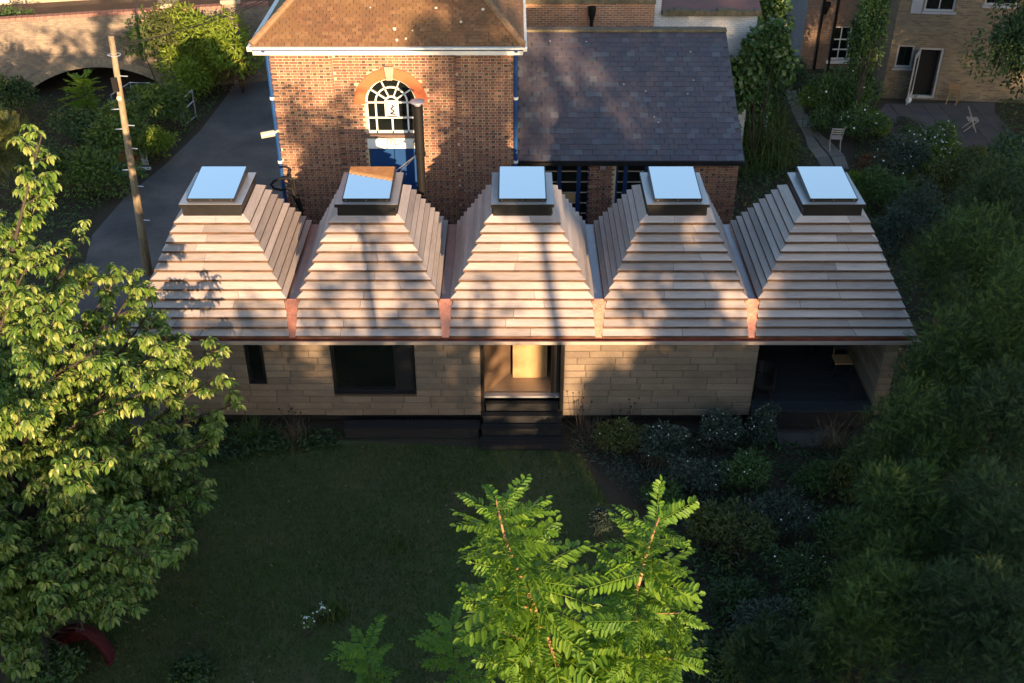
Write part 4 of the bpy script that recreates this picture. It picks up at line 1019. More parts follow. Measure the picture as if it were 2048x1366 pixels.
b = MB(); b.tube([p + np.array([0.17 * math.cos(a), 0.13 * math.sin(a), 0.01 * math.sin(2 * a)]) for a in np.linspace(0, 6.2832, 15)], 0.012, 5); b.build('bracket_ring', M['galv'], up_)
p = pb + (pt - pb) * 0.82
b = MB(); b.box(p[0] - 0.13, p[0] + 0.02, p[1] - 0.16, p[1] - 0.07, p[2] - 0.18, p[2] + 0.2); b.build('black_box', M['black_iron'], up_)
p = pb + (pt - pb) * 0.765
b = MB(); b.tube([p + np.array([0, -0.13, 0.02]), p + np.array([0, -0.09, 0.02])], 0.07, 9); b.build('insulator', M['cream'], up_)
for i, (tx, ty, tz) in enumerate(((-6.6, 33.2, 7.25), (-6.6, 33.8, 7.25), (-6.6, 35.0, 7.25), (-14.8, 45.2, 4.6))):
    p0_ = pt + np.array([0.05 * i - 0.1, 0, -0.25 - 0.06 * i]); q_ = np.array([tx, ty, tz])
    b = MB(); b.tube([p0_ + (q_ - p0_) * f - np.array([0, 0, 0.22 * 4 * f * (1 - f)]) for f in np.linspace(0, 1, 9)], 0.009, 4)
    props(b.build('overhead_wire', M['wire'], None, at=p0_), ['thin black wire from the utility pole to the nearest left eave', 'thin black wire from the utility pole to the middle of the eave', 'thin black wire from the utility pole to the rear of the eave', 'thin black wire from the utility pole towards the bridge'][i], 'wire', 'overhead wires')
# galvanised railings
def railing(name, label, base, segs, r=0.026):
    t = thing(name, label, 'railing', base)
    for nm, pts in segs:
        b = MB(); b.tube(pts, r, 7); b.build(nm, M['galv'], t)
g0, g1 = G(371, 253), G(393, 236)
z1 = np.array([0, 0, 1.0])
railing('metal_gate', 'galvanised tubular gate frame standing at the driveway edge', (g0 + g1) / 2,
        [('post', [g0, g0 + z1 * 1.05]), ('post', [g1, g1 + z1 * 1.15]), ('rail', [g0 + z1 * 1.05, g1 + z1 * 1.15]), ('rail', [g0 + z1 * 0.62, g1 + z1 * 0.72]), ('rail', [g0 + z1 * 0.08, g1 + z1 * 0.1]), ('post', [g0 + np.array([-0.12, 0.05, 0]), g0 + np.array([-0.12, 0.05, 1.0])])])
r0, r1, r2, r3 = G(222, 190, 1.1), G(260, 165, 1.1), G(300, 166, 1.1), G(283, 179, 1.1)
fl_ = lambda p: np.array([p[0], p[1], 0.0])
railing('guard_rail', 'galvanised guard rail with sloping end above the laurel bushes', fl_(r1),
        [('top_rail', [r0, r1, r2, r3]), ('post', [fl_(r1), r1]), ('post', [fl_(r2), r2]), ('post', [fl_(r0), r0]), ('mid_rail', [r0 * np.array([1, 1, .45]), r1 * np.array([1, 1, .45]), r2 * np.array([1, 1, .45])])])
r4, r5 = G(281, 178, 1.1), G(357, 182, 1.1)
railing('long_rail', 'long straight galvanised rail between the bushes near the gate frame', fl_(r4),
        [('top_rail', [r4, r5]), ('post', [fl_(r4), r4]), ('post', [fl_(r5), r5]), ('post', [fl_((r4 + r5) / 2 + (r5 - r4) * 0.32), (r4 + r5) / 2 + (r5 - r4) * 0.32]), ('mid_rail', [r4 * np.array([1, 1, .5]), r5 * np.array([1, 1, .5])])])
# far sign by the bridge end
sp = G(505, 45, 2.2)
sgn = thing('barrier_frame', 'small white framed barrier with a red sign beside the tiled roof', 'barrier', (sp[0], sp[1], 0))
b = MB(); b.tube([(sp[0] - 0.7, sp[1], 0), (sp[0] - 0.7, sp[1], 2.6), (sp[0] + 0.35, sp[1], 2.6), (sp[0] + 0.35, sp[1], 0)], 0.03, 6); b.build('frame', M['galv'], sgn)
b = MB(); b.box(sp[0] - 0.02, sp[0] + 0.28, sp[1] - 0.03, sp[1] - 0.001, 2.1, 2.5); b.build('sign_plate', M['red'], sgn)
b = MB(); b.tube([(sp[0] - 0.12, sp[1] - 0.05, 2.45), (sp[0] - 0.12, sp[1] - 0.02, 2.45)], 0.09, 10); b.build('lamp', M['white_plastic'], sgn)
# items left at the pole foot side
q = G(252, 352)
bx = thing('blue_crate', 'blue plastic crate behind the utility pole', 'crate', q)
b = MB(); b.box(q[0] - 0.3, q[0] + 0.3, q[1] - 0.2, q[1] + 0.2, 0.0, 0.05); 
for (a, c, e, f) in ((-0.3, 0.3, -0.22, -0.18), (-0.3, 0.3, 0.18, 0.22), (-0.32, -0.28, -0.18, 0.18), (0.28, 0.32, -0.18, 0.18)): b.box(q[0] + a, q[0] + c, q[1] + e, q[1] + f, 0.0, 0.42)
b.build('shell', M['blue_plastic'], bx)
b = MB(); b.box(q[0] - 0.34, q[0] + 0.34, q[1] - 0.24, q[1] - 0.222, 0.36, 0.42); b.build('rim', M['blue_plastic'], bx)
q2 = q + np.array([-0.05, 0.75, 0])
b = MB(); b.tube([q2, q2 + z1 * 0.3, q2 + z1 * 0.7, q2 + z1 * 0.85], [0.3, 0.34, 0.28, 0.12], 10)
single(b, 'red_bag', M['red'], 'red bag beside the utility pole behind the blue crate', 'bag', q2, smooth=True)
q3 = G(283, 330)
b = MB(); b.extrude([q3 + np.array([0, 0, 0]), q3 + np.array([0.26, 0, 0]), q3 + np.array([0.2, 0.15, 0.55]), q3 + np.array([-0.04, 0.15, 0.5])], (0, 0.03, 0)); 
single(b, 'white_board', M['white_plastic'], 'white board leaning among the bushes right of the utility pole', 'board', q3)
q4 = G(285, 339)
b = MB(); b.box(q4[0] - 0.25, q4[0] + 0.3, q4[1] - 0.06, q4[1] + 0.06, 0.01, 0.08); single(b, 'pale_plank', M['white_plastic'], 'short pale plank lying on the tarmac by the utility pole', 'plank', q4)

# ------------------------------------------------------------------ garden at the right: path, patio, chairs, frame
b = MB(); pp = [G(1770, 208), G(1990, 205), G(1985, 290), (G(1900, 300)), G(1800, 285), G(1752, 235)]
b.add([(p[0], p[1], 0.006) for p in pp], [tuple(range(len(pp)))]); pat = structure(b, 'patio', M['patio'])
pa = MB(); pl_ = [(1566, 175), (1590, 178), (1610, 225), (1645, 272), (1705, 290), (1692, 345), (1650, 345), (1615, 300), (1583, 235)]
pa.add([(*(G(u, v)[:2]), 0.005) for u, v in pl_], [tuple(range(len(pl_)))]); gp = structure(pa, 'garden_path', M['soil'])
rows = [((1568, 180), (1592, 182)), ((1575, 202), (1602, 204)), ((1582, 222), (1611, 224)), ((1590, 240), (1622, 241)), ((1598, 256), (1632, 256)), ((1608, 274), (1646, 273)), ((1614, 296), (1668, 290)), ((1630, 318), (1690, 312)), ((1646, 345), (1700, 340))]
for (l0, r0_), (l1, r1_) in zip(rows[:-1], rows[1:]):
    n = 1 if r1_[0] - l1[0] < 45 else 2
    for i in range(n):
        f0, f1 = i / n + 0.02, (i + 1) / n - 0.02
        L0_, R0_, L1_, R1_ = G(*l0), G(*r0_), G(*l1), G(*r1_)
        q = [L0_ + (R0_ - L0_) * f0, L0_ + (R0_ - L0_) * f1, L1_ + (R1_ - L1_) * f1, L1_ + (R1_ - L1_) * f0]
        c = sum(q) / 4; q = [c + (x - c) * 0.95 for x in q]
        b = MB(); b.extrude([x + np.array([0, 0, 0.008]) for x in q[::-1]], (0, 0, 0.03)); b.build('paving_slab', M['flag'], gp)
px0, px1 = G(1780, 210)[0], G(1975, 210)[0]
for i in range(6):
    for j in range(5):
        x0 = px0 + (px1 - px0) * i / 6; x1 = px0 + (px1 - px0) * (i + 1) / 6 - 0.02
        y1_ = G(1800, 208)[1]; y0_ = y1_ - 6.0
        a, c = y0_ + 6.0 * j / 5, y0_ + 6.0 * (j + 1) / 5 - 0.02
        b = MB(); b.box(x0, x1, a, c, 0.009, 0.025 + rng.normal(0, 0.002)); b.build('paving_slab', M['patio'], pat)
def folding_chair(loc, rz, label, m='timber_chair'):
    t = thing('folding_chair', label, 'chair', loc, 'timber folding chairs in the gardens')
    c, s_ = math.cos(rz), math.sin(rz)
    def T(x, y, z): return np.array([loc[0] + x * c - y * s_, loc[1] + x * s_ + y * c, loc[2] + z])
    for sx in (-0.21, 0.21):
        b = MB(); b.bar(T(sx, -0.22, 0), T(sx, 0.2, 0.88), 0.035, 0.025); b.build('leg', M[m], t)
        b = MB(); b.bar(T(sx * 0.88, 0.24, 0), T(sx * 0.88, -0.2, 0.46), 0.035, 0.025); b.build('leg', M[m], t)
    for i in range(5):
        y = -0.2 + i * 0.085; b = MB(); b.bar(T(-0.2, y, 0.46), T(0.2, y, 0.46), 0.06, 0.018); b.build('seat_slat', M[m], t)
    for z, y in ((0.66, 0.10), (0.76, 0.145), (0.86, 0.19)):
        b = MB(); b.bar(T(-0.21, y, z), T(0.21, y, z), 0.05, 0.02, up=(0, 1, 0)); b.build('back_slat', M[m], t)
    return t
ch = G(1668, 300); folding_chair((ch[0], ch[1], 0.04), R(172), 'bleached timber folding chair standing on the garden path')
c2 = G(1903, 208); folding_chair((c2[0], c2[1], 0.03), R(150), 'folding chair with tan seat beside the open garden door', 'tan_timber')
c3 = G(1938, 262); folding_chair((c3[0], c3[1], 0.03), R(80), 'grey folding chair at the dark edge of the patio')
pt_ = G(1816, 205); b = MB(); b.tube([pt_, pt_ + z1 * 0.1, pt_ + z1 * 0.2], [0.09, 0.12, 0.1], 10); single(b, 'white_pot', M['white_plastic'], 'small white pot at the foot of the open door leaf', 'pot', pt_, smooth=True)
wq = G(1578, 152)
b = MB(); b.tube([wq, wq + z1 * 0.25, wq + z1 * 0.5, wq + z1 * 0.62, wq + np.array([-0.12, -0.03, 0.68])], [0.17, 0.16, 0.10, 0.07, 0.05], 10)
single(b, 'white_ornament', M['white_plastic'], 'small white bird shaped ornament below the grey rendered wall', 'ornament', wq, smooth=True)
fr = thing('leaning_rack', 'pale metal frame with four bars leaning beside the slate roof verge', 'frame', fl_(G(1508, 225, 0.9)))
fc = [G(1476, 186, 1.4), G(1511, 195, 1.4), G(1534, 236, 0.9), G(1530, 268, 0.05), G(1476, 250, 0.4)]
b = MB(); b.tube(fc[:4], 0.03, 6); b.build('outer_bar', M['galv'], fr)
for f in (0.3, 0.95):
    q0_ = fc[1] + (fc[2] - fc[1]) * f; b = MB(); b.tube([q0_, q0_ + (fc[0] - fc[1]) * 1.25 + np.array([0, -0.6 * f, 0])], 0.026, 6); b.build('cross_bar', M['galv'], fr)
q0_ = fc[2] + (fc[3] - fc[2]) * 0.5; b = MB(); b.tube([q0_, q0_ + (fc[0] - fc[1]) * 1.2 + np.array([0, -0.5, 0])], 0.026, 6); b.build('cross_bar', M['galv'], fr)
b = MB(); b.tube([fc[3], np.array([fc[3][0] - 0.1, fc[3][1], 0])], 0.03, 6); b.build('foot', M['galv'], fr)

# ------------------------------------------------------------------ terrace furniture
tc = thing('terrace_chair', 'tan seated chair with dark legs on the dark terrace deck', 'chair', (8.18, 22.45, 0.773))
cxx, cyy, cz0 = 8.18, 22.45, 0.773
b = MB(); b.box(cxx - 0.21, cxx + 0.21, cyy - 0.2, cyy + 0.2, cz0 + 0.43, cz0 + 0.46); b.build('seat', M['tan_timber'], tc)
for sx in (-0.19, 0.19):
    for sy in (-0.18, 0.18):
        b = MB(); b.bar((cxx + sx * 1.1, cyy + sy * 1.1, cz0), (cxx + sx, cyy + sy, cz0 + 0.43), 0.03); b.build('leg', M['black_metal'], tc)
b = MB(); b.extrude([(cxx - 0.2, cyy + 0.2, cz0 + 0.62), (cxx + 0.2, cyy + 0.2, cz0 + 0.62), (cxx + 0.2, cyy + 0.27, cz0 + 0.85), (cxx - 0.2, cyy + 0.27, cz0 + 0.85)], (0, 0.025, 0)); b.build('backrest', M['black_timber'], tc)
for sx in (-0.17, 0.17):
    b = MB(); b.bar((cxx + sx, cyy + 0.19, cz0 + 0.46), (cxx + sx, cyy + 0.26, cz0 + 0.7), 0.025); b.build('back_post', M['black_metal'], tc)
tt = thing('terrace_table', 'dark round table half hidden by the eaves on the terrace deck', 'table', (7.7, 23.45, 0.773))
b = MB(); b.tube([(7.7, 23.45, cz0 + 0.70), (7.7, 23.45, cz0 + 0.73)], 0.42, 20); b.build('top', M['black_timber'], tt)
b = MB(); b.tube([(7.7, 23.45, cz0 + 0.02), (7.7, 23.45, cz0 + 0.7)], 0.035, 8); b.build('pedestal', M['black_metal'], tt)
b = MB(); b.tube([(7.7, 23.45, cz0), (7.7, 23.45, cz0 + 0.02)], 0.24, 14); b.build('base', M['black_metal'], tt)
bc = thing('black_armchair', 'black curved armchair against the end of the cork wall on the terrace', 'chair', (6.05, 21.55, 0.773))
arcp = [(6.05 + 0.28 * math.cos(a), 21.6 + 0.32 * math.sin(a)) for a in np.linspace(-0.6, 3.7, 12)]
b = MB(); 
for p, q in zip(arcp[:-1], arcp[1:]): b.bar((p[0], p[1], cz0 + 0.5), (q[0], q[1], cz0 + 0.5), 0.04, 0.62)
b.build('backrest', M['black_metal'], bc)
b = MB(); b.tube([(6.05, 21.6, cz0 + 0.36), (6.05, 21.6, cz0 + 0.44)], 0.29, 14); b.build('seat', M['black_metal'], bc)
for a in (0.7, 2.3, 3.9, 5.5):
    b = MB(); b.bar((6.05 + 0.27 * math.cos(a), 21.6 + 0.27 * math.sin(a), cz0), (6.05 + 0.2 * math.cos(a), 21.6 + 0.2 * math.sin(a), cz0 + 0.36), 0.03); b.build('leg', M['black_metal'], bc)
sl_ = G(1610, 868)
b = MB(); b.extrude([(sl_[0] - 0.75, sl_[1] - 0.55, 0.01), (sl_[0] + 0.8, sl_[1] - 0.5, 0.01), (sl_[0] + 0.7, sl_[1] + 0.5, 0.01), (sl_[0] - 0.7, sl_[1] + 0.5, 0.01)], (0, 0, 0.06))
single(b, 'stone_slab', M['patio'], 'single grey stone slab below the terrace edge', 'slab', sl_)
# red woven garden seat at lower left
rd = G(158, 1330)
rs = thing('red_garden_seat', 'dark red woven dome shaped garden seat half hidden under the cherry tree', 'seat', rd)
b = MB(); n, m_ = 14, 8
vs = []
for i in range(n + 1):
    for j in range(m_ + 1):
        a = math.pi * (0.02 + 1.05 * i / n) - 0.3; t = 1.45 * j / m_
        vs.append(rd + np.array([0.62 * math.cos(a) * math.cos(t), 0.1 + 0.55 * math.sin(a) * math.cos(t), 0.85 * math.sin(t)]))
fs = [(i * (m_ + 1) + j, (i + 1) * (m_ + 1) + j, (i + 1) * (m_ + 1) + j + 1, i * (m_ + 1) + j + 1) for i in range(n) for j in range(m_)]
vi = [rd + (p - rd) * 0.93 for p in vs]; nn = len(vs)
b.add(vs + vi, fs + [tuple(x + nn for x in f[::-1]) for f in fs]); b.build('woven_shell', M['dark_red'], rs, smooth=True)
b = MB(); b.tube([rd + np.array([0.61 * math.cos(a), 0.1 + 0.54 * math.sin(a), 0.03]) for a in np.linspace(-0.25, 3.1, 16)], 0.035, 7); b.build('rim', M['dark_red'], rs)
# ------------------------------------------------------------------ foliage builders
LEAF_V = np.array([(0, 0, 0), (0.24, 0.40, 0.09), (0.24, -0.40, 0.09), (0.5, 0, 0.0), (0.66, 0.42, 0.05), (0.66, -0.42, 0.05), (1, 0, -0.16)], float)
LEAF_F = np.array([(0, 3, 1), (0, 2, 3), (1, 3, 4), (2, 5, 3), (4, 3, 6), (3, 5, 6)])
BLADE_V = np.array([(0, 0.5, 0), (0, -0.5, 0), (0.6, 0.3, 0.05), (0.6, -0.3, 0.05), (1, 0, -0.08)], float)
BLADE_F = np.array([(0, 1, 3), (0, 3, 2), (2, 3, 4)])
def spray_template(n=6):
    v, f = [], []
    for i in range(n):
        t = 0.12 + 0.8 * i / n
        for s in (-1, 1):
            l = 0.36 * (1.05 - t * 0.7)
            k = len(v)
            v += [(t, 0, 0), (t + 0.06, 0.0, 0.01), (t + l * 0.75, s * l * 1.25, -0.02)]
            f.append((k, k + 1, k + 2))
    k = len(v); v += [(0, 0.03, 0), (0, -0.03, 0), (1, 0, -0.03)]; f.append((k, k + 1, k + 2))
    return np.array(v, float), np.array(f)
SPR_V, SPR_F = spray_template()
def unit(a): return a / (np.linalg.norm(a, axis=-1, keepdims=True) + 1e-9)
def inst(tv, tf, P, D, N, L, Wd, tint):
    P = np.asarray(P, float); D = unit(np.asarray(D, float)); N = np.asarray(N, float)
    Sd = unit(np.cross(N, D)); N2 = np.cross(D, Sd)
    L = np.broadcast_to(np.asarray(L, float), (len(P),))[:, None, None]; Wd = np.broadcast_to(np.asarray(Wd, float), (len(P),))[:, None, None]
    V = P[:, None, :] + L * tv[None, :, 0:1] * D[:, None, :] + Wd * tv[None, :, 1:2] * Sd[:, None, :] + L * tv[None, :, 2:3] * N2[:, None, :]
    k = len(tv)
    Fi = np.arange(len(P))[:, None, None] * k + tf[None]
    return V.reshape(-1, 3), Fi.reshape(-1, 3), np.repeat(np.clip(tint, 0, 1), k)
def merge(sets):
    Vs, Fs, Ts, o = [], [], [], 0
    for V, Fi, T in sets:
        Vs.append(V); Fs.append(Fi + o); Ts.append(T); o += len(V)
    return np.concatenate(Vs), np.concatenate(Fs), np.concatenate(Ts)
def rdir(n):
    return unit(rng.normal(size=(n, 3)))
def lumps_for(c, r, k, size=(0.34, 0.55), seed=None):
    """uneven crown: k lumps inside the ellipsoid c, r."""
    out = []
    for i in range(k):
        d = rdir(1)[0] * rng.uniform(0.35, 0.78)
        d[2] = abs(d[2]) * 1.0 if rng.random() < 0.7 else d[2] * 0.7
        s = rng.uniform(*size)
        out.append((np.asarray(c) + d * np.asarray(r), np.asarray(r) * s * rng.uniform(0.8, 1.2, 3)))
    return out
def scatter(lumps, n, shell=0.35, up=0.25):
    w = np.array([(l[1].prod()) ** (2 / 3) for l in lumps]); w /= w.sum()
    idx = rng.choice(len(lumps), n, p=w)
    d = rdir(n); d[:, 2] += up; d = unit(d)
    rr = 1 - shell * rng.random(n) ** 1.6
    C = np.array([l[0] for l in lumps])[idx]; Rr = np.array([l[1] for l in lumps])[idx]
    return C + d * Rr * rr[:, None] * rng.uniform(0.86, 1.1, (n, 1)), d
def shrub(name, label, cat, base, c, r, n, mat_, L=(0.08, 0.14), wr=0.5, k=9, tmpl='leaf', droop=0.1, stems=5, group=None, shell=0.4, flowers=None, tint=(0.45, 0.2), outward=0.7, lsize=(0.34, 0.55), barkm='bark'):
    c, r = np.asarray(c, float), np.asarray(r, float)
    t = thing(name, label, cat, base, group)
    lm = lumps_for(c, r, k, lsize)
    P, d = scatter(lm, n, shell)
    P[:, 2] = np.maximum(P[:, 2], 0.06)
    D = unit(d * outward + rdir(n) * 0.75 + np.array([0, 0, -droop]))
    N = unit(d + rdir(n) * 0.6 + np.array([0, 0, 0.5]))
    Ls = rng.uniform(L[0], L[1], n)
    tv, tf = {'leaf': (LEAF_V, LEAF_F), 'blade': (BLADE_V, BLADE_F), 'spray': (SPR_V, SPR_F)}[tmpl]
    tn = np.clip(rng.normal(tint[0], tint[1], n), 0, 1)
    V, Fi, T = inst(tv, tf, P, D, N, Ls, Ls * wr, tn)
    arr_mesh('foliage', V, Fi, M[mat_], t, tint=T, kind='stuff')
    b = MB()
    base = np.asarray(base, float)
    for i in range(stems):
        l = lm[i % len(lm)]
        mid = (base + l[0]) / 2 + rng.normal(0, 0.06, 3) * r
        b.tube([base + rng.normal(0, 0.05, 3) * np.array([1, 1, 0]), mid, l[0]], [0.014 + 0.008 * r[2], 0.01 + 0.006 * r[2], 0.006], 5)
    b.build('stem', M[barkm], t)
    if flowers:
        fn, fm, fs = flowers
        P, d = scatter(lm, fn, 0.12, 0.5)
        k5 = 6
        ang = np.arange(k5) * 2 * math.pi / k5
        tvf = np.array([(0, 0, 0.15)] + [(math.cos(a) * (1 if i % 2 else .75), math.sin(a) * (1 if i % 2 else .75), 0) for i, a in enumerate(ang)]); tff = np.array([(0, i + 1, (i + 1) % k5 + 1) for i in range(k5)])
        s = rng.uniform(fs[0], fs[1], fn)
        V, Fi, T = inst(tvf, tff, P + d * 0.03, unit(np.cross(d, rdir(fn))), unit(d + np.array([0, -0.3, 0.6])), s, s, np.full(fn, 0.9))
        arr_mesh('flower_heads', V, Fi, M[fm], t, tint=T, kind='stuff')
    return t
def tuft(name, label, base, n, h, spread, mat_='reed', cat='grass clump', w=0.016, tint=(0.5, 0.2), group=None, curl=0.5):
    base = np.asarray(base, float)
    t = thing(name, label, cat, base, group)
    P = base + np.c_[rng.normal(0, spread * 0.25, (n, 2)), np.zeros(n)]
    a = rng.uniform(0, 6.283, n); lean = np.abs(rng.normal(0.25, 0.22, n)) + 0.05
    out = np.c_[np.cos(a), np.sin(a), np.zeros(n)]
    sets = []; hs = rng.uniform(0.5, 1.0, n) * h; tn = np.clip(rng.normal(*tint, n), 0, 1)
    p = P; segs = 4
    sd = np.c_[-np.sin(a), np.cos(a), np.zeros(n)]
    rows = []
    for i in range(segs + 1):
        f = i / segs
        cen = P + out * (hs * (lean * f + curl * f * f * lean * 1.6))[:, None] + np.array([0, 0, 1]) * (hs * (f - curl * 0.55 * f ** 3 * np.minimum(lean * 2.4, 1.3)))[:, None]
        ww = w * (1 - f * 0.85)
        rows.append((cen - sd * ww, cen + sd * ww))
    V = np.stack([x for r_ in rows for x in r_], 1); k = V.shape[1]
    tf = []
    for i in range(segs): tf += [(2 * i, 2 * i + 1, 2 * i + 3), (2 * i, 2 * i + 3, 2 * i + 2)]
    Fi = (np.arange(n)[:, None, None] * k + np.array(tf)[None]).reshape(-1, 3)
    arr_mesh('blades', V.reshape(-1, 3), Fi, M[mat_], t, tint=np.repeat(tn, k), kind='stuff')
    return t

# ------------------------------------------------------------------ cherry tree at the left
cb = np.array([-9.3, 15.6, 0.0])
ct = thing('cherry_tree', 'large cherry tree with drooping sunlit leaf clusters at the left edge', 'tree', cb)
b = MB(); b.tube([cb, cb + [0.05, 0.05, 1.2], cb + [0.0, 0.1, 2.4], cb + [0.1, 0.0, 4.2], cb + [0.15, 0.05, 6.3]], [0.26, 0.2, 0.17, 0.12, 0.05], 10); b.build('trunk', M['bark'], ct, smooth=True)
br_ = MB(); CP, CA = [], []
def crown_room(p):
    """positive where the crown has room; the lawn side has been pruned back."""
    p = np.atleast_2d(p); dp_ = p - np.array([0, 0, HC]); zd = dp_[:, 1] * _c - dp_[:, 2] * _s
    uu = 1024 + FPX * dp_[:, 0] / zd; vv = 683 - FPX * (dp_[:, 1] * _s + dp_[:, 2] * _c) / zd
    return np.interp(vv, [220, 330, 450, 560, 640, 690, 850, 950, 1100, 1200, 1300, 1366], [125, 120, 215, 320, 345, 485, 495, 445, 395, 315, 175, 110]) - uu
def limb(p0, p1, sag, r0, ntw, tl):
    p0, p1 = np.asarray(p0, float), np.asarray(p1, float)
    n = 6; pts = []
    wob = rng.normal(0, 0.12, 3)
    for i in range(n + 1):
        f = i / n
        pts.append(p0 + (p1 - p0) * f + np.array([0, 0, sag * 4 * f * (1 - f)]) + wob * math.sin(f * math.pi))
    br_.tube(pts, list(np.linspace(r0, 0.012, n + 1)), 6)
    ax = unit(p1 - p0)
    for j in range(ntw):
        f = rng.uniform(0.22, 1.0) if j else 1.0
        i = min(int(f * n), n - 1); q = pts[i] + (pts[i + 1] - pts[i]) * (f * n - i)
        d = unit(ax * 0.6 + rdir(1)[0] * np.array([0.8, 0.8, 0.42]) + np.array([0, 0, 0.1]))
        l = rng.uniform(0.5, 1.0) * tl * (1.1 - 0.35 * f)
        e = q + d * l + np.array([0, 0, -0.05 * l])
        if crown_room(e)[0] < 8: continue
        br_.tube([q, (q + e) / 2 + np.array([0, 0, 0.04]), e], [0.013, 0.009, 0.005], 4)
        m = max(2, int(l / 0.11))
        for k in range(m):
            ff = 0.3 + 0.7 * (k + 1) / m
            CP.append(q + (e - q) * ff + rng.normal(0, 0.05, 3)); CA.append(d)
targets = []
for i in range(76):
    a = rng.uniform(0, 2 * math.pi) if i < 50 else rng.uniform(-2.6, -0.5); h = rng.uniform(1.5, 7.4) if i < 50 else rng.uniform(1.3, 4.6)
    prof = 3.75 * math.sqrt(max(0.0, 1 - ((h - 3.6) / 4.3) ** 2)) ** 0.8
    rr = prof * rng.uniform(0.62, 1.0) * (1.25 if i >= 50 else 1)
    targets.append((cb[0] + 0.3 + rr * math.cos(a) * 1.0, cb[1] + rr * math.sin(a) * 0.95, h))
targets += [tuple(W(108, 262, 17.2)), tuple(W(70, 400, 17.0)), tuple(W(470, 690, 18.2)), tuple(W(505, 800, 17.6)), tuple(W(380, 480, 19.0)) if False else tuple(W(160, 490, 18.0)), tuple(W(335, 600, 18.6)), tuple(W(420, 760, 17.3)), tuple(W(340, 640, 17.5)), tuple(W(230, 560, 17.8)), tuple(W(60, 520, 16)), tuple(W(90, 620, 15.5)), tuple(W(200, 700, 15.2)), tuple(W(300, 780, 15.5)), tuple(W(60, 740, 14.5)), tuple(W(470, 870, 16.8)), tuple(W(400, 1000, 16.0)), tuple(W(330, 1190, 14.6)), tuple(W(40, 850, 13.5))]
for tg in targets:
    tg = np.array(tg)
    for _ in range(14):
        if crown_room(tg)[0] < 25: tg = tg + (cb + np.array([0, 0, tg[2]]) - tg) * 0.09
    h0 = np.clip(tg[2] * rng.uniform(0.45, 0.75), 0.9, 5.2)
    s0 = cb + np.array([rng.normal(0, 0.05), rng.normal(0, 0.05), h0])
    dist = np.linalg.norm(tg - s0)
    limb(s0, tg, 0.10 * dist * rng.uniform(-0.3, 1), 0.014 + 0.009 * dist, int(8 + 4.8 * dist), 0.72)
br_.build('branch', M['bark'], ct)
CP, CA = np.array(CP), np.array(CA)
rd_c = rd + np.array([0, 0, 0.45]); sight = unit(np.array([0, 0, HC]) - rd_c)      # prune the twigs that hang right over the red seat
off_ = CP - rd_c; par = off_ @ sight; perp = np.linalg.norm(off_ - par[:, None] * sight, axis=1)
keep = (CP[:, 2] > 0.9) & ~((perp < 0.62) & (par > 0))
keep &= crown_room(CP) > rng.normal(0, 14, len(CP))
CP, CA = CP[keep], CA[keep]
def rosette(P, A, k, Lr, seed=0):
    """drooping leaves round a twig end."""
    n = len(P)
    PP = np.repeat(P, k, 0); AA = np.repeat(A, k, 0)
    ang = np.tile(np.arange(k) * 2 * math.pi / k, n) + np.repeat(rng.uniform(0, 6.28, n), k) + rng.normal(0, 0.25, n * k)
    rad_ = np.c_[np.cos(ang), np.sin(ang), np.zeros(n * k)]
    D = unit(rad_ * 1.0 + AA * 0.25 + np.c_[np.zeros((n * k, 2)), rng.normal(-0.8, 0.35, n * k)])
    N = unit(np.c_[np.zeros((n * k, 2)), np.ones(n * k)] + rad_ * 0.5 + rng.normal(0, 0.25, (n * k, 3)))
    Ls = rng.uniform(Lr[0], Lr[1], n * k)
    tn = np.clip(rng.normal(0.5, 0.2, n * k) + np.repeat(rng.normal(0, 0.12, n), k), 0, 1)
    return inst(LEAF_V * np.array([1, 1, 1.3]), LEAF_F, PP + rad_ * 0.02, D, N, Ls, Ls * 0.50, tn)
# the 300 clusters nearest the viewer are parts of their own
camv = np.array([0, 0, HC])
dcam = np.linalg.norm(CP - camv, axis=1)
near = np.zeros(len(CP), bool); near[np.argsort(dcam)[:300]] = True
V, Fi, T = rosette(CP[~near], CA[~near], 8, (0.09, 0.19))
arr_mesh('crown', V, Fi, M['cherry'], ct, tint=T, kind='stuff')
variants = []
for j in range(10):
    V, Fi, T = rosette(np.zeros((1, 3)), np.array([[0.0, 0, 0.4]]), 8, (0.09, 0.195))
    o = arr_mesh('leaf_cluster', V, Fi, M['cherry'], None, tint=T); variants.append(o.data); bpy.data.objects.remove(o)
for p in CP[near]:
    o = bpy.data.objects.new('leaf_cluster', variants[rng.integers(10)]); link(o, ct)
    o.location = Vector(p - cb); o.rotation_euler = (rng.normal(0, 0.15), rng.normal(0, 0.15), rng.uniform(0, 6.28))

# ------------------------------------------------------------------ locust tree in the foreground
lb = np.array([1.05, 6.4, 0.0])
lt = thing('locust_tree', 'bright green locust tree with feathery leaves and two orange stems in the foreground', 'tree', lb)
fork = np.array([1.0, 6.75, 7.3])
st1 = [fork, W(1120, 1335, 7.1), W(1080, 1240, 7.35), W(1040, 1150, 7.55), W(1010, 1080, 7.7), W(992, 1000, 7.85)]
st2 = [fork, W(1235, 1310, 7.15), W(1262, 1220, 7.35), W(1285, 1140, 7.55), W(1298, 1090, 7.65), W(1318, 1035, 7.8)]
b = MB(); b.tube([lb, (lb + fork) / 2 + [0.05, 0, 0], fork], [0.13, 0.085, 0.05], 9); b.build('trunk', M['bark'], lt, smooth=True)
for s_ in (st1, st2):
    b = MB(); b.tube(s_, [0.045, 0.024, 0.021, 0.018, 0.014, 0.008], 8); b.build('main_stem', M['locust_stem'], lt, smooth=True)
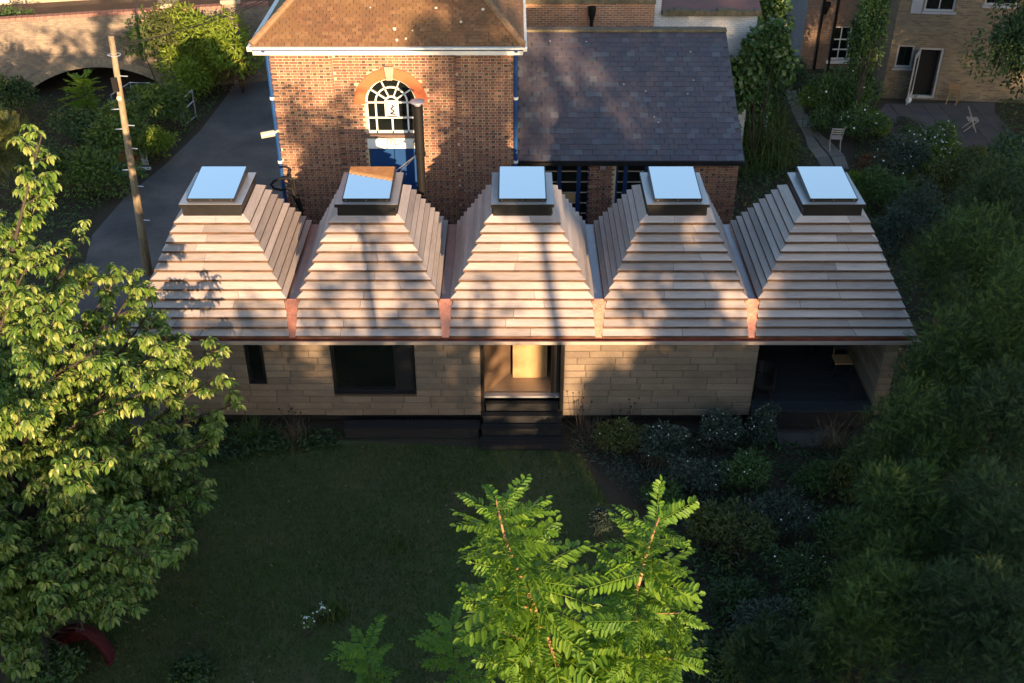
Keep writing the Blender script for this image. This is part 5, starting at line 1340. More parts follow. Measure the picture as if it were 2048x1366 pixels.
def frond_mesh(curve, n=12):
    V, Fi, T = [], [], []
    bend = rng.normal(0, 0.12)
    for i in range(n + 1):
        t = 0.14 + 0.84 * i / n
        p = np.array([t, bend * t * t, -curve * t * t])
        for s in ((-1, 1) if i < n else (0,)):
            if rng.random() < 0.05: continue
            l = 0.172 * (0.7 + 0.7 * math.sin(math.pi * (0.12 + 0.8 * t))) * rng.uniform(0.8, 1.12)
            fw = 0.3 + 0.3 * t + rng.normal(0, 0.08)
            dr = unit(np.array([fw, s * 1.0, -0.3 + rng.normal(0, 0.22)])) if s else unit(np.array([1.0, 0, -curve * 1.5]))
            sd = unit(np.cross(dr, (0, 0, 1.0)) + rng.normal(0, 0.1, 3)); up = np.cross(sd, dr); wd = 0.044 * rng.uniform(0.85, 1.15)
            k = len(V)
            V += [p + dr * 0.012, p + dr * l * 0.35 + sd * wd + up * 0.010, p + dr * l * 0.45 - up * 0.006, p + dr * l * 0.35 - sd * wd + up * 0.010, p + dr * l * 0.82 + sd * wd * 0.72, p + dr * l * 0.82 - sd * wd * 0.72, p + dr * l - up * 0.012]
            Fi += [(k, k + 2, k + 1), (k, k + 3, k + 2), (k + 1, k + 2, k + 4), (k + 2, k + 6, k + 4), (k + 2, k + 3, k + 5), (k + 2, k + 5, k + 6)]
            T += [0.5 + rng.normal(0, 0.16)] * 7
    for i in range(8):
        t0, t1 = i / 8, (i + 1) / 8; k = len(V)
        V += [np.array([t0, bend * t0 * t0 - 0.006, -curve * t0 * t0]), np.array([t0, bend * t0 * t0 + 0.006, -curve * t0 * t0]), np.array([t1, bend * t1 * t1 + 0.005, -curve * t1 * t1]), np.array([t1, bend * t1 * t1 - 0.005, -curve * t1 * t1])]
        Fi += [(k, k + 1, k + 2), (k, k + 2, k + 3)]; T += [0.9] * 4
    return np.array(V), np.array(Fi), np.array(T)
FV, fvar = [], []
for cv in (0.10, 0.18, 0.26, 0.34, 0.42, 0.5, 0.58, 0.3, 0.22, 0.65):
    V, Fi, T = frond_mesh(cv); T = np.clip(T + rng.normal(0, 0.1), 0, 1); FV.append((V, Fi, T)); o = arr_mesh('frond', V, Fi, M['locust'], None, tint=T); fvar.append(o.data); bpy.data.objects.remove(o)
FQ = []
def add_frond(parent, p, d, L, droop_i=None, n=None):
    d = unit(np.asarray(d, float)); up = np.array([0, 0, 1.0]) if n is None else n
    sd = unit(np.cross(up, d)); nn_ = np.cross(d, sd)
    roll = rng.normal(0, 0.4); sd, nn_ = sd * math.cos(roll) + nn_ * math.sin(roll), nn_ * math.cos(roll) - sd * math.sin(roll)
    FQ.append((parent, np.asarray(p, float), d * L, sd * L, nn_ * L, rng.integers(10)))
def flush_fronds(cap=300):
    q = sorted(FQ, key=lambda f: np.linalg.norm(f[1] - np.array([0, 0, HC]))); FQ.clear()
    for parent, p, a, b_, c_, k in q[:cap]:
        o = bpy.data.objects.new('frond', fvar[k]); link(o, parent)
        mt = Matrix.Identity(4); w = p - org(parent)
        for r_ in range(3): mt[r_][0], mt[r_][1], mt[r_][2], mt[r_][3] = float(a[r_]), float(b_[r_]), float(c_[r_]), float(w[r_])
        o.matrix_basis = mt
    if len(q) > cap:
        sets = []
        for parent, p, a, b_, c_, k in q[cap:]:
            V, Fi, T = FV[k]; sets.append((p + V[:, 0:1] * a + V[:, 1:2] * b_ + V[:, 2:3] * c_, Fi, T))
        V, Fi, T = merge(sets); arr_mesh('crown', V, Fi, M['locust'], q[0][0], tint=T, kind='stuff')
def along(pts, f):
    pts = [np.asarray(p, float) for p in pts]; seg = [np.linalg.norm(b_ - a_) for a_, b_ in zip(pts[:-1], pts[1:])]; tot = sum(seg); s = f * tot
    for i, l in enumerate(seg):
        if s <= l or i == len(seg) - 1: return pts[i] + (pts[i + 1] - pts[i]) * min(1, s / l), unit(pts[i + 1] - pts[i])
        s -= l
ga = 2.39996
def dress(stem, f0, f1, n, L0, L1, elev0, elev1, a0=0.0):
    for i in range(n):
        f = f0 + (f1 - f0) * i / (n - 1); p, ax = along(stem, f); a = a0 + ga * i + rng.normal(0, 0.2)
        el = elev0 + (elev1 - elev0) * i / (n - 1) + rng.normal(0, 0.12)
        add_frond(lt, p, (math.cos(a) * math.cos(el), math.sin(a) * math.cos(el), math.sin(el)), rng.uniform(L0, L1) * (1.05 - 0.4 * max(0, (f - 0.6) / 0.4)))
dress(st1, 0.28, 0.98, 84, 0.46, 0.74, -0.3, 0.6)
dress(st2, 0.30, 0.98, 74, 0.42, 0.68, -0.3, 0.6, 1.0)
for stem, k, a_s in ((st1, 8, 2.6), (st2, 8, 5.6)):
    for j in range(k):
        f = 0.12 + 0.62 * j / k; p, ax = along(stem, f); a = a_s + 0.9 * math.sin(2.4 * j) + rng.normal(0, 0.3)
        l = rng.uniform(0.35, 0.8) * (1.15 - 0.6 * f)
        e = p + np.array([math.cos(a) * l, math.sin(a) * l * 0.8, 0.35 * l])
        b = MB(); b.tube([p, (p + e) / 2 + [0, 0, 0.03], e], [0.013, 0.009, 0.005], 5); b.build('side_branch', M['locust_stem'], lt)
        for i in range(16):
            q = p + (e - p) * (0.2 + 0.8 * i / 15); aa = a + ga * i
            el = rng.uniform(-0.2, 0.5)
            add_frond(lt, q, (math.cos(aa) * math.cos(el) + 0.3 * math.cos(a), math.sin(aa) * math.cos(el) + 0.3 * math.sin(a), math.sin(el)), rng.uniform(0.26, 0.46))
flush_fronds()
# dark saplings lower down
for i, (u, v, z, lab) in enumerate(((735, 1300, 2.6, 'small dark locust sapling below the lawn left of the foreground tree'), (905, 1250, 3.0, 'shaded locust sapling directly left of the bright foreground tree'))):
    tip = G(u, v, z); bs = np.array([tip[0], tip[1] - 0.2, 0])
    t = thing('locust_sapling', lab, 'sapling', bs, 'young locust saplings on the lawn edge')
    b = MB(); b.tube([bs, (bs + tip) / 2, tip], [0.03, 0.02, 0.008], 6); b.build('main_stem', M['bark'], t)
    for k in range(34):
        f = 0.35 + 0.65 * k / 33; p = bs + (tip - bs) * f; a = ga * k; el = -0.1 + 0.8 * k / 33
        add_frond(t, p, (math.cos(a) * math.cos(el), math.sin(a) * math.cos(el), math.sin(el)), rng.uniform(0.4, 0.7))
    flush_fronds()

# ------------------------------------------------------------------ conifer hedge at the right
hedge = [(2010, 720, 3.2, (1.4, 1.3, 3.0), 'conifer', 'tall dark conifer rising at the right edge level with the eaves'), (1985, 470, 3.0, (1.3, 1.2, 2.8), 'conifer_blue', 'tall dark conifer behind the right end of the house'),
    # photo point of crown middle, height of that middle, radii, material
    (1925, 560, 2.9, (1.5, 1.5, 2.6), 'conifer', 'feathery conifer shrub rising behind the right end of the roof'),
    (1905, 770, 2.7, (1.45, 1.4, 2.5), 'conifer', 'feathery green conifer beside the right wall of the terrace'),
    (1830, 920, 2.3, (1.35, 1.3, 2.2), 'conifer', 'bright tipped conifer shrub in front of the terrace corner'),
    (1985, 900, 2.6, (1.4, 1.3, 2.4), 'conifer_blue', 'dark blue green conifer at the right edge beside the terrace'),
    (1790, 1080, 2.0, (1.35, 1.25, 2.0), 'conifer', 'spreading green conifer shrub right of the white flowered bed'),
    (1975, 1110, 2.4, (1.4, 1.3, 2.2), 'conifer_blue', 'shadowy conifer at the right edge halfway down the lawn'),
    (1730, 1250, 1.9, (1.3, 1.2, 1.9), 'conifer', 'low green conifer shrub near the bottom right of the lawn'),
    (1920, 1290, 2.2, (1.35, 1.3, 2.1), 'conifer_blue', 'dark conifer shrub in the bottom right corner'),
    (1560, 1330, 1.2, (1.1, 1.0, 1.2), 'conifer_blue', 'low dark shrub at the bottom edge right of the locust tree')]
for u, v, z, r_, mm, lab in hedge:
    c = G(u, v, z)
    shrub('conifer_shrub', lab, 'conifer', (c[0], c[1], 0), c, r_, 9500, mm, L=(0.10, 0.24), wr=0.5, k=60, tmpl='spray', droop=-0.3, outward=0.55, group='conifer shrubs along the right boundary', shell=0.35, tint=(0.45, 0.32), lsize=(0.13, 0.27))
# ------------------------------------------------------------------ white flowered bed in front of the house
bed = [(1235, 880, 0.4, (0.6, 0.4, 0.5), 'olive', 10), (1340, 890, 0.5, (0.6, 0.5, 0.6), 'grey_leaf', 70), (1440, 870, 0.5, (0.55, 0.45, 0.65), 'grey_leaf', 80), (1390, 960, 0.5, (0.7, 0.55, 0.6), 'grey_leaf', 60), (1490, 950, 0.5, (0.65, 0.5, 0.65), 'laurel', 60), (1520, 860, 0.5, (0.4, 0.35, 0.7), 'grey_leaf', 70), (1560, 1040, 0.6, (0.8, 0.6, 0.7), 'grey_leaf', 60), (1480, 1070, 0.7, (0.7, 0.6, 0.9), 'olive', 0), (1640, 960, 0.4, (0.6, 0.5, 0.5), 'laurel', 10), (1600, 1150, 0.6, (0.8, 0.6, 0.7), 'dark_leaf', 25), (1330, 1000, 0.4, (0.5, 0.4, 0.45), 'laurel', 20), (1200, 1050, 0.7, (0.22, 0.2, 0.5), 'grey_leaf', 40)]
bl = ['low olive perennials right of the black steps', 'grey green plant with white flowers below the cork wall', 'leafy plant with white flowers by the wall corner', 'bushy white flowered plant on the lawn edge', 'green plant with white flowers below the terrace', 'tall white flowered stems at the terrace corner', 'grey plant with scattered pale flowers in the lower bed', 'upright olive shrub right of the foreground tree', 'low green plant beside the stone slab', 'dark leafy plant low in the right hand bed', 'small green plant where lawn meets flower bed', 'slender plant with white heads behind the foreground tree']
for (u, v, z, r_, mm, nf), lab in zip(bed, bl):
    c = G(u, v, z)
    shrub('flowering_plant', lab, 'plant', (c[0], c[1], 0), c, np.array(r_) * np.array([1.25, 1.2, 1.1]), 1700, mm, L=(0.06, 0.14), wr=0.34, k=18, group='plants in the bed before the house', flowers=(int(nf * 0.6), 'petal', (0.012, 0.024)) if nf else None, lsize=(0.16, 0.4))
for (u, v, z, r_, mm, lab) in ((1470, 1190, 0.5, (0.6, 0.5, 0.55), 'dark_leaf', 'dark leafy shrub just right of the foreground tree'), (1530, 1270, 0.6, (0.7, 0.6, 0.65), 'grey_leaf', 'grey shrub in the lower right bed'), (1660, 1070, 0.5, (0.6, 0.5, 0.6), 'ivy', 'dark plant between flower bed and conifers'), (1690, 960, 0.6, (0.5, 0.5, 0.7), 'olive', 'olive shrub below the terrace pier'), (1600, 1240, 0.5, (0.6, 0.5, 0.6), 'ivy', 'glossy dark plant in the lower right bed'), (1420, 1060, 0.6, (0.5, 0.45, 0.7), 'olive', 'feathery olive shrub at the lawn edge behind the foreground tree'), (1450, 1330, 0.5, (0.6, 0.5, 0.55), 'dark_leaf', 'dark shrub at the bottom edge by the foreground tree')):
    c = G(u, v, z); shrub('bed_shrub', lab, 'shrub', (c[0], c[1], 0), c, r_, 1500, mm, L=(0.07, 0.15), wr=0.4, k=12, group='shrubs in the right hand bed', lsize=(0.25, 0.5))
for i, (u, v, n, h, mm, lab) in enumerate(((590, 885, 130, 0.75, 'straw', 'dry straw coloured grass clump left of the timber ledge'), (505, 880, 120, 0.8, 'reed', 'green grass clump at the left foot of the cork wall'), (1185, 885, 90, 0.9, 'straw', 'dry stalks standing right of the black steps'), (1310, 930, 90, 0.8, 'straw', 'tan grass clump among the white flowers'), (1660, 900, 110, 1.1, 'straw', 'dry brown stems at the dark terrace edge'), (1720, 840, 80, 1.3, 'straw', 'tall arching stems before the terrace pier'), (800, 1090, 160, 0.35, 'grass', 'rough grass tussock in the middle of the lawn'), (670, 1230, 220, 0.4, 'grass', 'long grass tussock low on the lawn'))):
    p = G(u, v); tuft('grass_tuft', lab, (p[0], p[1], 0), n, h, 0.7, mm, w=0.008, group='grass clumps around the lawn')
for i, (u, v, lab) in enumerate(((592, 840, 'tall dark seed heads before the cork wall left of the window'), (1160, 830, 'tall dark seed heads right of the doorway'), (1255, 830, 'dark seed heads in front of the cork wall'))):
    p = G(u, v + 50); t = thing('seed_heads', lab, 'plant', (p[0], p[1], 0), 'dry seed heads before the cork wall')
    b = MB(); hd_ = MB()
    for k in range(7):
        e = p + np.array([rng.normal(0, 0.16), rng.normal(0, 0.08), rng.uniform(0.8, 1.25)])
        b.tube([p, (p + e) / 2 + rng.normal(0, 0.03, 3), e], 0.005, 4); hd_.tube([e, e + [0, 0, 0.02], e + [0, 0, 0.04]], [0.012, 0.024, 0.008], 6)
    b.build('stalk', M['bark'], t); hd_.build('seed_head', M['black_iron'], t)
# white flowers on the lawn
for u, v, lab in ((610, 1250, 'cluster of white flowers low on the left lawn'), (640, 1222, 'small white flower head on the lawn above the cluster')):
    p = G(u, v, 0.3); shrub('white_flowers', lab, 'flowers', (p[0], p[1], 0), p, (0.18, 0.16, 0.25), 120, 'laurel', L=(0.04, 0.08), k=5, flowers=(26, 'petal', (0.015, 0.026)), group='white flowers on the lawn')
# lower left undergrowth
for i, (u, v, z, r_, mm, lab) in enumerate(((40, 1180, 0.9, (0.9, 0.8, 0.9), 'ivy', 'dark shrub under the cherry tree at the left edge'), (90, 1345, 0.5, (0.7, 0.5, 0.5), 'ivy', 'low dark leaves around the red woven seat'), (345, 1005, 0.8, (0.8, 0.6, 0.8), 'dark_leaf', 'dark shrub at the lawn edge under the cherry tree'), (250, 1090, 0.9, (0.9, 0.7, 0.9), 'laurel', 'yellowish green shrub beneath the cherry branches'), (380, 1345, 0.3, (0.5, 0.3, 0.3), 'dark_leaf', 'low dark plant on the bottom lawn edge'))):
    c = G(u, v, z); shrub('undergrowth_shrub', lab, 'shrub', (c[0], c[1], 0), c, r_, 1500, mm, L=(0.08, 0.15), k=9, group='undergrowth below the cherry tree')
# ------------------------------------------------------------------ plants by the bridge and driveway
left = [(345, 95, 1.5, (1.2, 0.9, 1.6), 2600, 'lime', (0.13, 0.22), 0.35, 'smaller lime green bush below the bridge pier'),
        (412, 112, 1.7, (2.3, 1.6, 2.2), 7000, 'lime', (0.14, 0.26), 0.32, 'bright lime green sunlit bush spilling over the bridge end'),
        (350, 75, 2.3, (1.4, 1.2, 1.4), 2200, 'olive', (0.12, 0.22), 0.4, 'olive green bush high against the bridge parapet'),
        (300, 90, 1.9, (1.1, 0.9, 1.3), 1500, 'laurel', (0.12, 0.22), 0.4, 'dark narrow bush on the bridge wall left of the lime bush'),
        (480, 145, 0.9, (0.9, 0.8, 0.9), 1200, 'russet', (0.08, 0.14), 0.5, 'russet brown hedge at the top of the driveway'),
        (320, 215, 0.9, (1.3, 1.1, 1.0), 2400, 'laurel_bright', (0.12, 0.2), 0.4, 'laurel bush behind the galvanised gate frame'),
        (240, 270, 1.0, (1.5, 1.2, 1.1), 2600, 'laurel_bright', (0.12, 0.2), 0.4, 'laurel bush beside the lower driveway edge'),
        (170, 262, 0.7, (1.5, 1.0, 0.8), 2600, 'ivy', (0.12, 0.22), 0.4, 'dark laurel bush below the bridge arch'),
        (190, 345, 0.8, (1.6, 1.1, 0.9), 2800, 'laurel_bright', (0.1, 0.18), 0.4, 'dense green bush left of the utility pole foot'),
        (90, 330, 0.9, (1.6, 1.2, 1.0), 2400, 'ivy', (0.1, 0.18), 0.4, 'dark bush behind the top of the cherry tree'),
        (310, 290, 0.6, (0.8, 0.6, 0.7), 1200, 'lime', (0.1, 0.18), 0.4, 'small yellow green bush on the tarmac edge'),
        (28, 195, 1.0, (1.1, 0.9, 1.1), 1800, 'dark_leaf', (0.12, 0.2), 0.4, 'dark tree mass left of the bridge arch'),
        (30, 80, 2.2, (1.5, 0.6, 1.3), 2600, 'ivy', (0.1, 0.2), 0.6, 'ivy covering the left side of the bridge wall')]
for u, v, z, r_, n, mm, L_, wr, lab in left:
    c = G(u, v, z); shrub('roadside_bush', lab, 'bush', (c[0], c[1], 0), c, r_, n, mm, L=L_, wr=wr, k=14, group='bushes by the bridge and driveway', lsize=(0.28, 0.48), droop=0.25)
# pinnate shrub under the arch
tp = G(165, 165, 1.7); bs = np.array([tp[0], tp[1] - 0.1, 0]); t = thing('sumac_shrub', 'tall feathery sumac shrub standing in front of the dark bridge arch', 'shrub', bs)
b = MB(); b.tube([bs, tp], [0.04, 0.012], 6); b.build('main_stem', M['bark'], t)
for k in range(46):
    f = 0.25 + 0.75 * k / 45; p = bs + (tp - bs) * f; a = ga * k; el = 0.1 + 0.7 * k / 45
    add_frond(t, p, (math.cos(a) * math.cos(el), math.sin(a) * math.cos(el), math.sin(el)), rng.uniform(0.5, 0.95))
flush_fronds()
# conifer branches at the left edge
c = G(-30, 300, 2.6); shrub('spruce_branches', 'sunlit spruce branches reaching in at the left edge', 'conifer', (c[0] - 0.8, c[1], 0), c, (1.3, 1.0, 1.5), 1800, 'olive', L=(0.25, 0.5), wr=0.7, k=12, tmpl='spray', droop=0.15, outward=1.2)
# ------------------------------------------------------------------ plants in the gardens at the right
right = [(1488, 140, 2.6, (0.9, 0.8, 2.0), 1900, 'ivy', (0.16, 0.28), 0.75, 'large leaved climber covering the foot of the white outbuilding'),
         (1500, 225, 1.2, (0.8, 0.7, 1.2), 1300, 'laurel', (0.12, 0.22), 0.5, 'leafy shrub behind the leaning metal rack'),
         (1640, 240, 0.5, (0.6, 0.7, 0.6), 1000, 'laurel', (0.08, 0.15), 0.4, 'green perennials along the right side of the path'),
         (1720, 255, 0.6, (1.1, 0.9, 0.7), 1600, 'laurel', (0.1, 0.18), 0.35, 'leafy border left of the patio'),
         (1510, 90, 2.4, (1.3, 0.9, 2.6), 3200, 'ivy', (0.16, 0.3), 0.75, 'large leaved climber on the white outbuilding corner'),
         (1480, 165, 1.5, (1.1, 0.9, 1.6), 2000, 'ivy', (0.16, 0.28), 0.75, 'lower large leaved climber beside the slate roof verge'),
         (1725, 110, 2.4, (0.75, 0.6, 2.8), 2600, 'laurel', (0.12, 0.2), 0.5, 'tall green creeper climbing the brown brick house'),
         (1745, 30, 4.4, (0.6, 0.5, 1.8), 1300, 'laurel', (0.12, 0.2), 0.5, 'creeper top beside the downpipe between the two houses'),
         (1675, 185, 0.9, (1.6, 1.2, 1.0), 2600, 'laurel', (0.1, 0.18), 0.35, 'leafy border between the path and the brown brick house'),
         (1590, 150, 0.6, (0.7, 0.7, 0.7), 1000, 'dark_leaf', (0.08, 0.14), 0.4, 'small dark shrub at the head of the garden path'),
         (1555, 195, 0.8, (0.8, 0.8, 0.9), 1300, 'dark_leaf', (0.08, 0.15), 0.4, 'dark shrub left of the garden path'),
         (1560, 290, 0.6, (0.8, 0.8, 0.7), 1300, 'olive', (0.08, 0.15), 0.3, 'olive perennials beside the lower garden path'),
         (1430, 360, 1.0, (0.9, 0.7, 1.1), 1800, 'laurel', (0.08, 0.15), 0.4, 'shrub against the right end of the annexe wall'),
         (1790, 320, 0.8, (1.5, 1.1, 0.9), 2200, 'grey_leaf', (0.1, 0.18), 0.3, 'grey green border plants below the patio'),
         (1850, 290, 0.8, (1.2, 0.9, 1.0), 1600, 'laurel', (0.1, 0.18), 0.35, 'green border with white daisies at the patio edge'),
         (1760, 390, 0.7, (1.3, 1.0, 0.9), 2000, 'laurel', (0.1, 0.2), 0.25, 'strappy green perennials behind the right rooflight'),
         (1745, 330, 0.6, (0.8, 0.6, 0.6), 900, 'russet', (0.07, 0.13), 0.4, 'russet flowered perennials by the garden path'),
         (1900, 370, 0.9, (1.1, 0.9, 1.1), 1700, 'olive', (0.09, 0.16), 0.4, 'yellowish shrub catching a little light in the garden'),
         (1830, 430, 1.0, (1.4, 1.0, 1.1), 2200, 'grey_leaf', (0.1, 0.2), 0.25, 'grey leaved shrub right of the rightmost rooflight'),
         (1790, 500, 1.2, (1.2, 0.9, 1.3), 2000, 'grey_leaf', (0.1, 0.18), 0.3, 'buddleia like shrub close behind the roof end'),
         (1960, 480, 1.8, (1.6, 1.3, 2.0), 2600, 'dark_leaf', (0.12, 0.2), 0.4, 'dark bushy shrub at the right boundary'),
         (2030, 620, 2.2, (1.6, 1.3, 2.4), 2600, 'dark_leaf', (0.12, 0.2), 0.5, 'dark hazel at the right edge beside the conifers'),
         (2010, 380, 1.4, (1.3, 1.2, 1.8), 2000, 'dark_leaf', (0.14, 0.22), 0.4, 'dark shrub under the tree at the right edge')]
right += [(1615, 205, 0.5, (0.5, 0.6, 0.6), 900, 'lime', (0.08, 0.15), 0.35, 'light green clump beside the upper path'), (1700, 200, 0.8, (0.7, 0.7, 0.9), 1400, 'laurel', (0.1, 0.18), 0.35, 'tall leafy perennials below the sash window'), (1755, 250, 0.5, (0.6, 0.6, 0.6), 1000, 'lime', (0.08, 0.14), 0.35, 'fresh green clump at the patio corner'), (1715, 370, 0.5, (0.7, 0.6, 0.6), 1100, 'lime', (0.1, 0.2), 0.2, 'bright strappy leaves just behind the right rooflight'),
          (1880, 320, 0.6, (0.9, 0.6, 0.7), 1300, 'lime', (0.08, 0.15), 0.35, 'light green perennials in the middle of the border'), (1940, 330, 0.8, (0.9, 0.7, 0.9), 1400, 'olive', (0.08, 0.15), 0.4, 'olive bush beside the grey folding chair'), (1810, 250, 0.3, (0.7, 0.4, 0.35), 700, 'grey_leaf', (0.07, 0.12), 0.35, 'low grey leaves on the patio edge')]
for X_, Z_, rz_, lab in ((7.15, 1.3, 1.5, 'climber at the foot of the white outbuilding beside the verge'), (7.7, 2.6, 1.2, 'climber halfway up the white outbuilding'), (8.65, 4.0, 1.5, 'climber at the top corner of the white outbuilding')):
    shrub('wall_climber', lab, 'climber', (X_, 36.6, 0), (X_, 36.5, Z_), (0.85, 0.5, rz_), 1700, 'ivy', L=(0.16, 0.28), wr=0.75, k=13, group='climbers on the white outbuilding', lsize=(0.28, 0.5), droop=0.3)
for u, v, z, r_, n, mm, L_, wr, lab in right:
    c = G(u, v, z); shrub('garden_shrub', lab, 'shrub', (c[0], c[1], 0), c, r_, n, mm, L=L_, wr=wr, k=13, group='shrubs in the neighbouring gardens', lsize=(0.28, 0.5), droop=0.2,
                          flowers=(70, 'petal', (0.03, 0.055)) if 'daisies' in lab else ((25, 'petal', (0.03, 0.05)) if 'border' in lab else None))
for u, v, n, h, lab in ((1690, 215, 160, 1.7, 'tall pale reed clump with white plumes beside the path'), (1500, 300, 220, 1.7, 'long arching green grass beside the slate roof eaves'), (1540, 330, 240, 1.4, 'yellow green grass clump behind the fourth rooflight'), (1530, 255, 200, 1.5, 'long grass below the leaning metal frame'), (1470, 345, 160, 1.3, 'arching grass at the right end of the annexe'), (1820, 365, 160, 1.0, 'strappy grass clump in the middle of the garden border')):
    p = G(u, v); tuft('tall_grass', lab, (p[0], p[1], 0), n, h, 1.6, 'reed', w=0.018, group='tall grasses in the gardens', curl=0.8)
# dark tree at the top right
tb = G(2010, 300); tb = np.array([tb[0] + 0.6, tb[1] - 1.0, 0])
dt = thing('dark_garden_tree', 'dark dense broadleaf tree in shade at the top right corner', 'tree', tb)
b = MB(); b.tube([tb, tb + [0, 0, 2], tb + [-0.2, 0, 4.2]], [0.2, 0.15, 0.08], 8)
for i in range(9):
    a = i * 0.7; b.tube([tb + [0, 0, 1.8 + 0.25 * i], tb + [1.2 * math.cos(a), 1.1 * math.sin(a), 2.8 + 0.3 * i]], [0.06, 0.015], 5)
b.build('trunk', M['bark'], dt)
lm = lumps_for(tb + [-0.7, 0, 3.9], (2.7, 2.0, 3.3), 34, (0.2, 0.36)); P, d = scatter(lm, 13000, 0.5); n = len(P)
Ls = rng.uniform(0.12, 0.2, n); V, Fi, T = inst(LEAF_V, LEAF_F, P, unit(d * 0.6 + rdir(n) * 0.7 + [0, 0, -0.3]), unit(d + rdir(n) * 0.5), Ls, Ls * 0.5, np.clip(rng.normal(0.45, 0.25, n), 0, 1))
arr_mesh('crown', V, Fi, M['dark_leaf'], dt, tint=T, kind='stuff')
# ------------------------------------------------------------------ lawn grass
from mathutils.geometry import intersect_point_tri_2d
def in_poly(x, y, poly):
    c = np.zeros(len(x), bool); n = len(poly)
    for i in range(n):
        (x0, y0), (x1, y1) = poly[i], poly[(i + 1) % n]
        c ^= ((y0 > y) != (y1 > y)) & (x < (x1 - x0) * (y - y0) / (y1 - y0 + 1e-12) + x0)
    return c
n = 200000
x, y = rng.uniform(-8.4, 6.2, n), rng.uniform(8.5, 20.6, n)
k = in_poly(x, y, lawn_poly); x, y = x[k], y[k]
dens = 0.5 + 0.5 * np.sin(x * 1.1 + 1.3 * np.sin(y * 0.7)) * np.sin(y * 0.9 + x * 0.4)
k = rng.random(len(x)) < 0.35 + 0.65 * dens; x, y = x[k], y[k]; n = len(x)
P = np.c_[x, y, np.full(n, 0.004)]
D = unit(np.c_[rng.normal(0, 0.5, (n, 2)), np.ones(n) * 0.9]); N = unit(np.c_[rng.normal(0, 1, (n, 2)), np.zeros(n)])
dry = 0.5 + 0.5 * np.sin(x * 0.8 - 0.6 + 1.7 * np.sin(y * 0.5 + 0.4))
Ls = rng.uniform(0.04, 0.11, n); V, Fi, T = inst(np.array([(0, .5, 0), (0, -.5, 0), (1, 0, 0)], float), np.array([(0, 1, 2)]), P, D, N, Ls, 0.015, np.clip(rng.normal(0.25, 0.2, n) + 0.4 * dry ** 2, 0, 1))
go_n = 420
fx, fy = rng.uniform(-8, 2.4, go_n), rng.uniform(9, 20.5, go_n)
FL = inst(LEAF_V, LEAF_F, np.c_[fx, fy, np.full(go_n, 0.07)], unit(np.c_[rng.normal(0, 1, (go_n, 2)), rng.normal(0, 0.15, go_n)]), unit(np.c_[rng.normal(0, 0.3, (go_n, 2)), np.ones(go_n)]), rng.uniform(0.05, 0.11, go_n), 0.035, np.clip(rng.normal(0.6, 0.3, go_n), 0, 1))
props(arr_mesh('fallen_leaves', FL[0], FL[1], M['straw'], None, tint=FL[2], kind='stuff'), 'scattered dry fallen leaves on the lawn', 'leaves')
go = arr_mesh('lawn_grass', V, Fi, M['grass'], None, tint=T, kind='stuff'); props(go, 'short thin grass of the shaded lawn', 'grass')
# ------------------------------------------------------------------ ground cover
def cover(label, poly, n, mats_, excl=(), zmax=0.3, L=(0.08, 0.18)):
    xs_ = [p[0] for p in poly]; ys_ = [p[1] for p in poly]
    x, y = rng.uniform(min(xs_), max(xs_), n), rng.uniform(min(ys_), max(ys_), n)
    k = in_poly(x, y, poly)
    for e in excl: k &= ~in_poly(x, y, e)
    x, y = x[k], y[k]; n = len(x)
    hgt = zmax * (0.35 + 0.65 * (0.5 + 0.5 * np.sin(x * 1.7 + 2 * np.sin(y * 0.9))) * (0.5 + 0.5 * np.sin(y * 1.3 + x)))
    P = np.c_[x, y, 0.03 + rng.random(n) * hgt]
    D = unit(np.c_[rng.normal(0, 1, (n, 2)), rng.normal(0.35, 0.4, n)]); N = unit(np.c_[rng.normal(0, 0.5, (n, 2)), np.ones(n)])
    Ls = rng.uniform(L[0], L[1], n)
    V, Fi, T = inst(LEAF_V, LEAF_F, P, D, N, Ls, Ls * 0.4, np.clip(rng.normal(0.4, 0.25, n), 0, 1))
    props(arr_mesh('ground_cover', V, Fi, M[mats_], None, tint=T, kind='stuff'), label, 'ground cover')
P2 = lambda l: [tuple(G(u, v)[:2]) for u, v in l]
path_p = P2([(1560, 172), (1596, 176), (1618, 225), (1652, 268), (1715, 285), (1702, 352), (1640, 352), (1606, 300), (1574, 235)])
patio_p = P2([(1765, 200), (2000, 200), (1995, 295), (1895, 305), (1795, 288), (1745, 238)])
cover('low mixed greenery filling the neighbouring gardens', [(6.7, 26.2), (16, 26.2), (24, 43), (24, 46), (9, 46), (7.2, 36)], 26000, 'laurel', (path_p, patio_p), 0.4)
cover('dark low greenery under the conifers', [(4.2, 17.6), (5.5, 20.6), (9.2, 20.6), (9.4, 26), (15, 26), (13, 6), (5.4, 6)], 24000, 'dark_leaf', (), 0.3)
cover('low greenery on the bank below the bridge', [(-26, 26), (-12.6, 26)] + [tuple(G(u, v)[:2]) for u, v in ((185, 440), (250, 380), (330, 318), (400, 250), (465, 165))] + [(-13.5, 43), (-26, 43)], 20000, 'laurel', (), 0.35)
cover('low greenery along the foot of the cork wall', [(-8.6, 19.5), (-4.2, 20.5), (-4.2, 21.1), (-8.6, 21.1)], 2500, 'dark_leaf', (), 0.25)
cover('low greenery between lawn and conifers', [(2.2, 13), (2.5, 17.5), (4.4, 17.7), (5.6, 6), (3.8, 5), (2.7, 9)], 9000, 'dark_leaf', (), 0.35)
cover('low greenery in the flower bed', [(1.4, 20.3), (3.3, 17.8), (5.0, 17.8), (5.6, 21.0), (1.4, 21.0)], 4500, 'grey_leaf', (), 0.25, (0.05, 0.12))
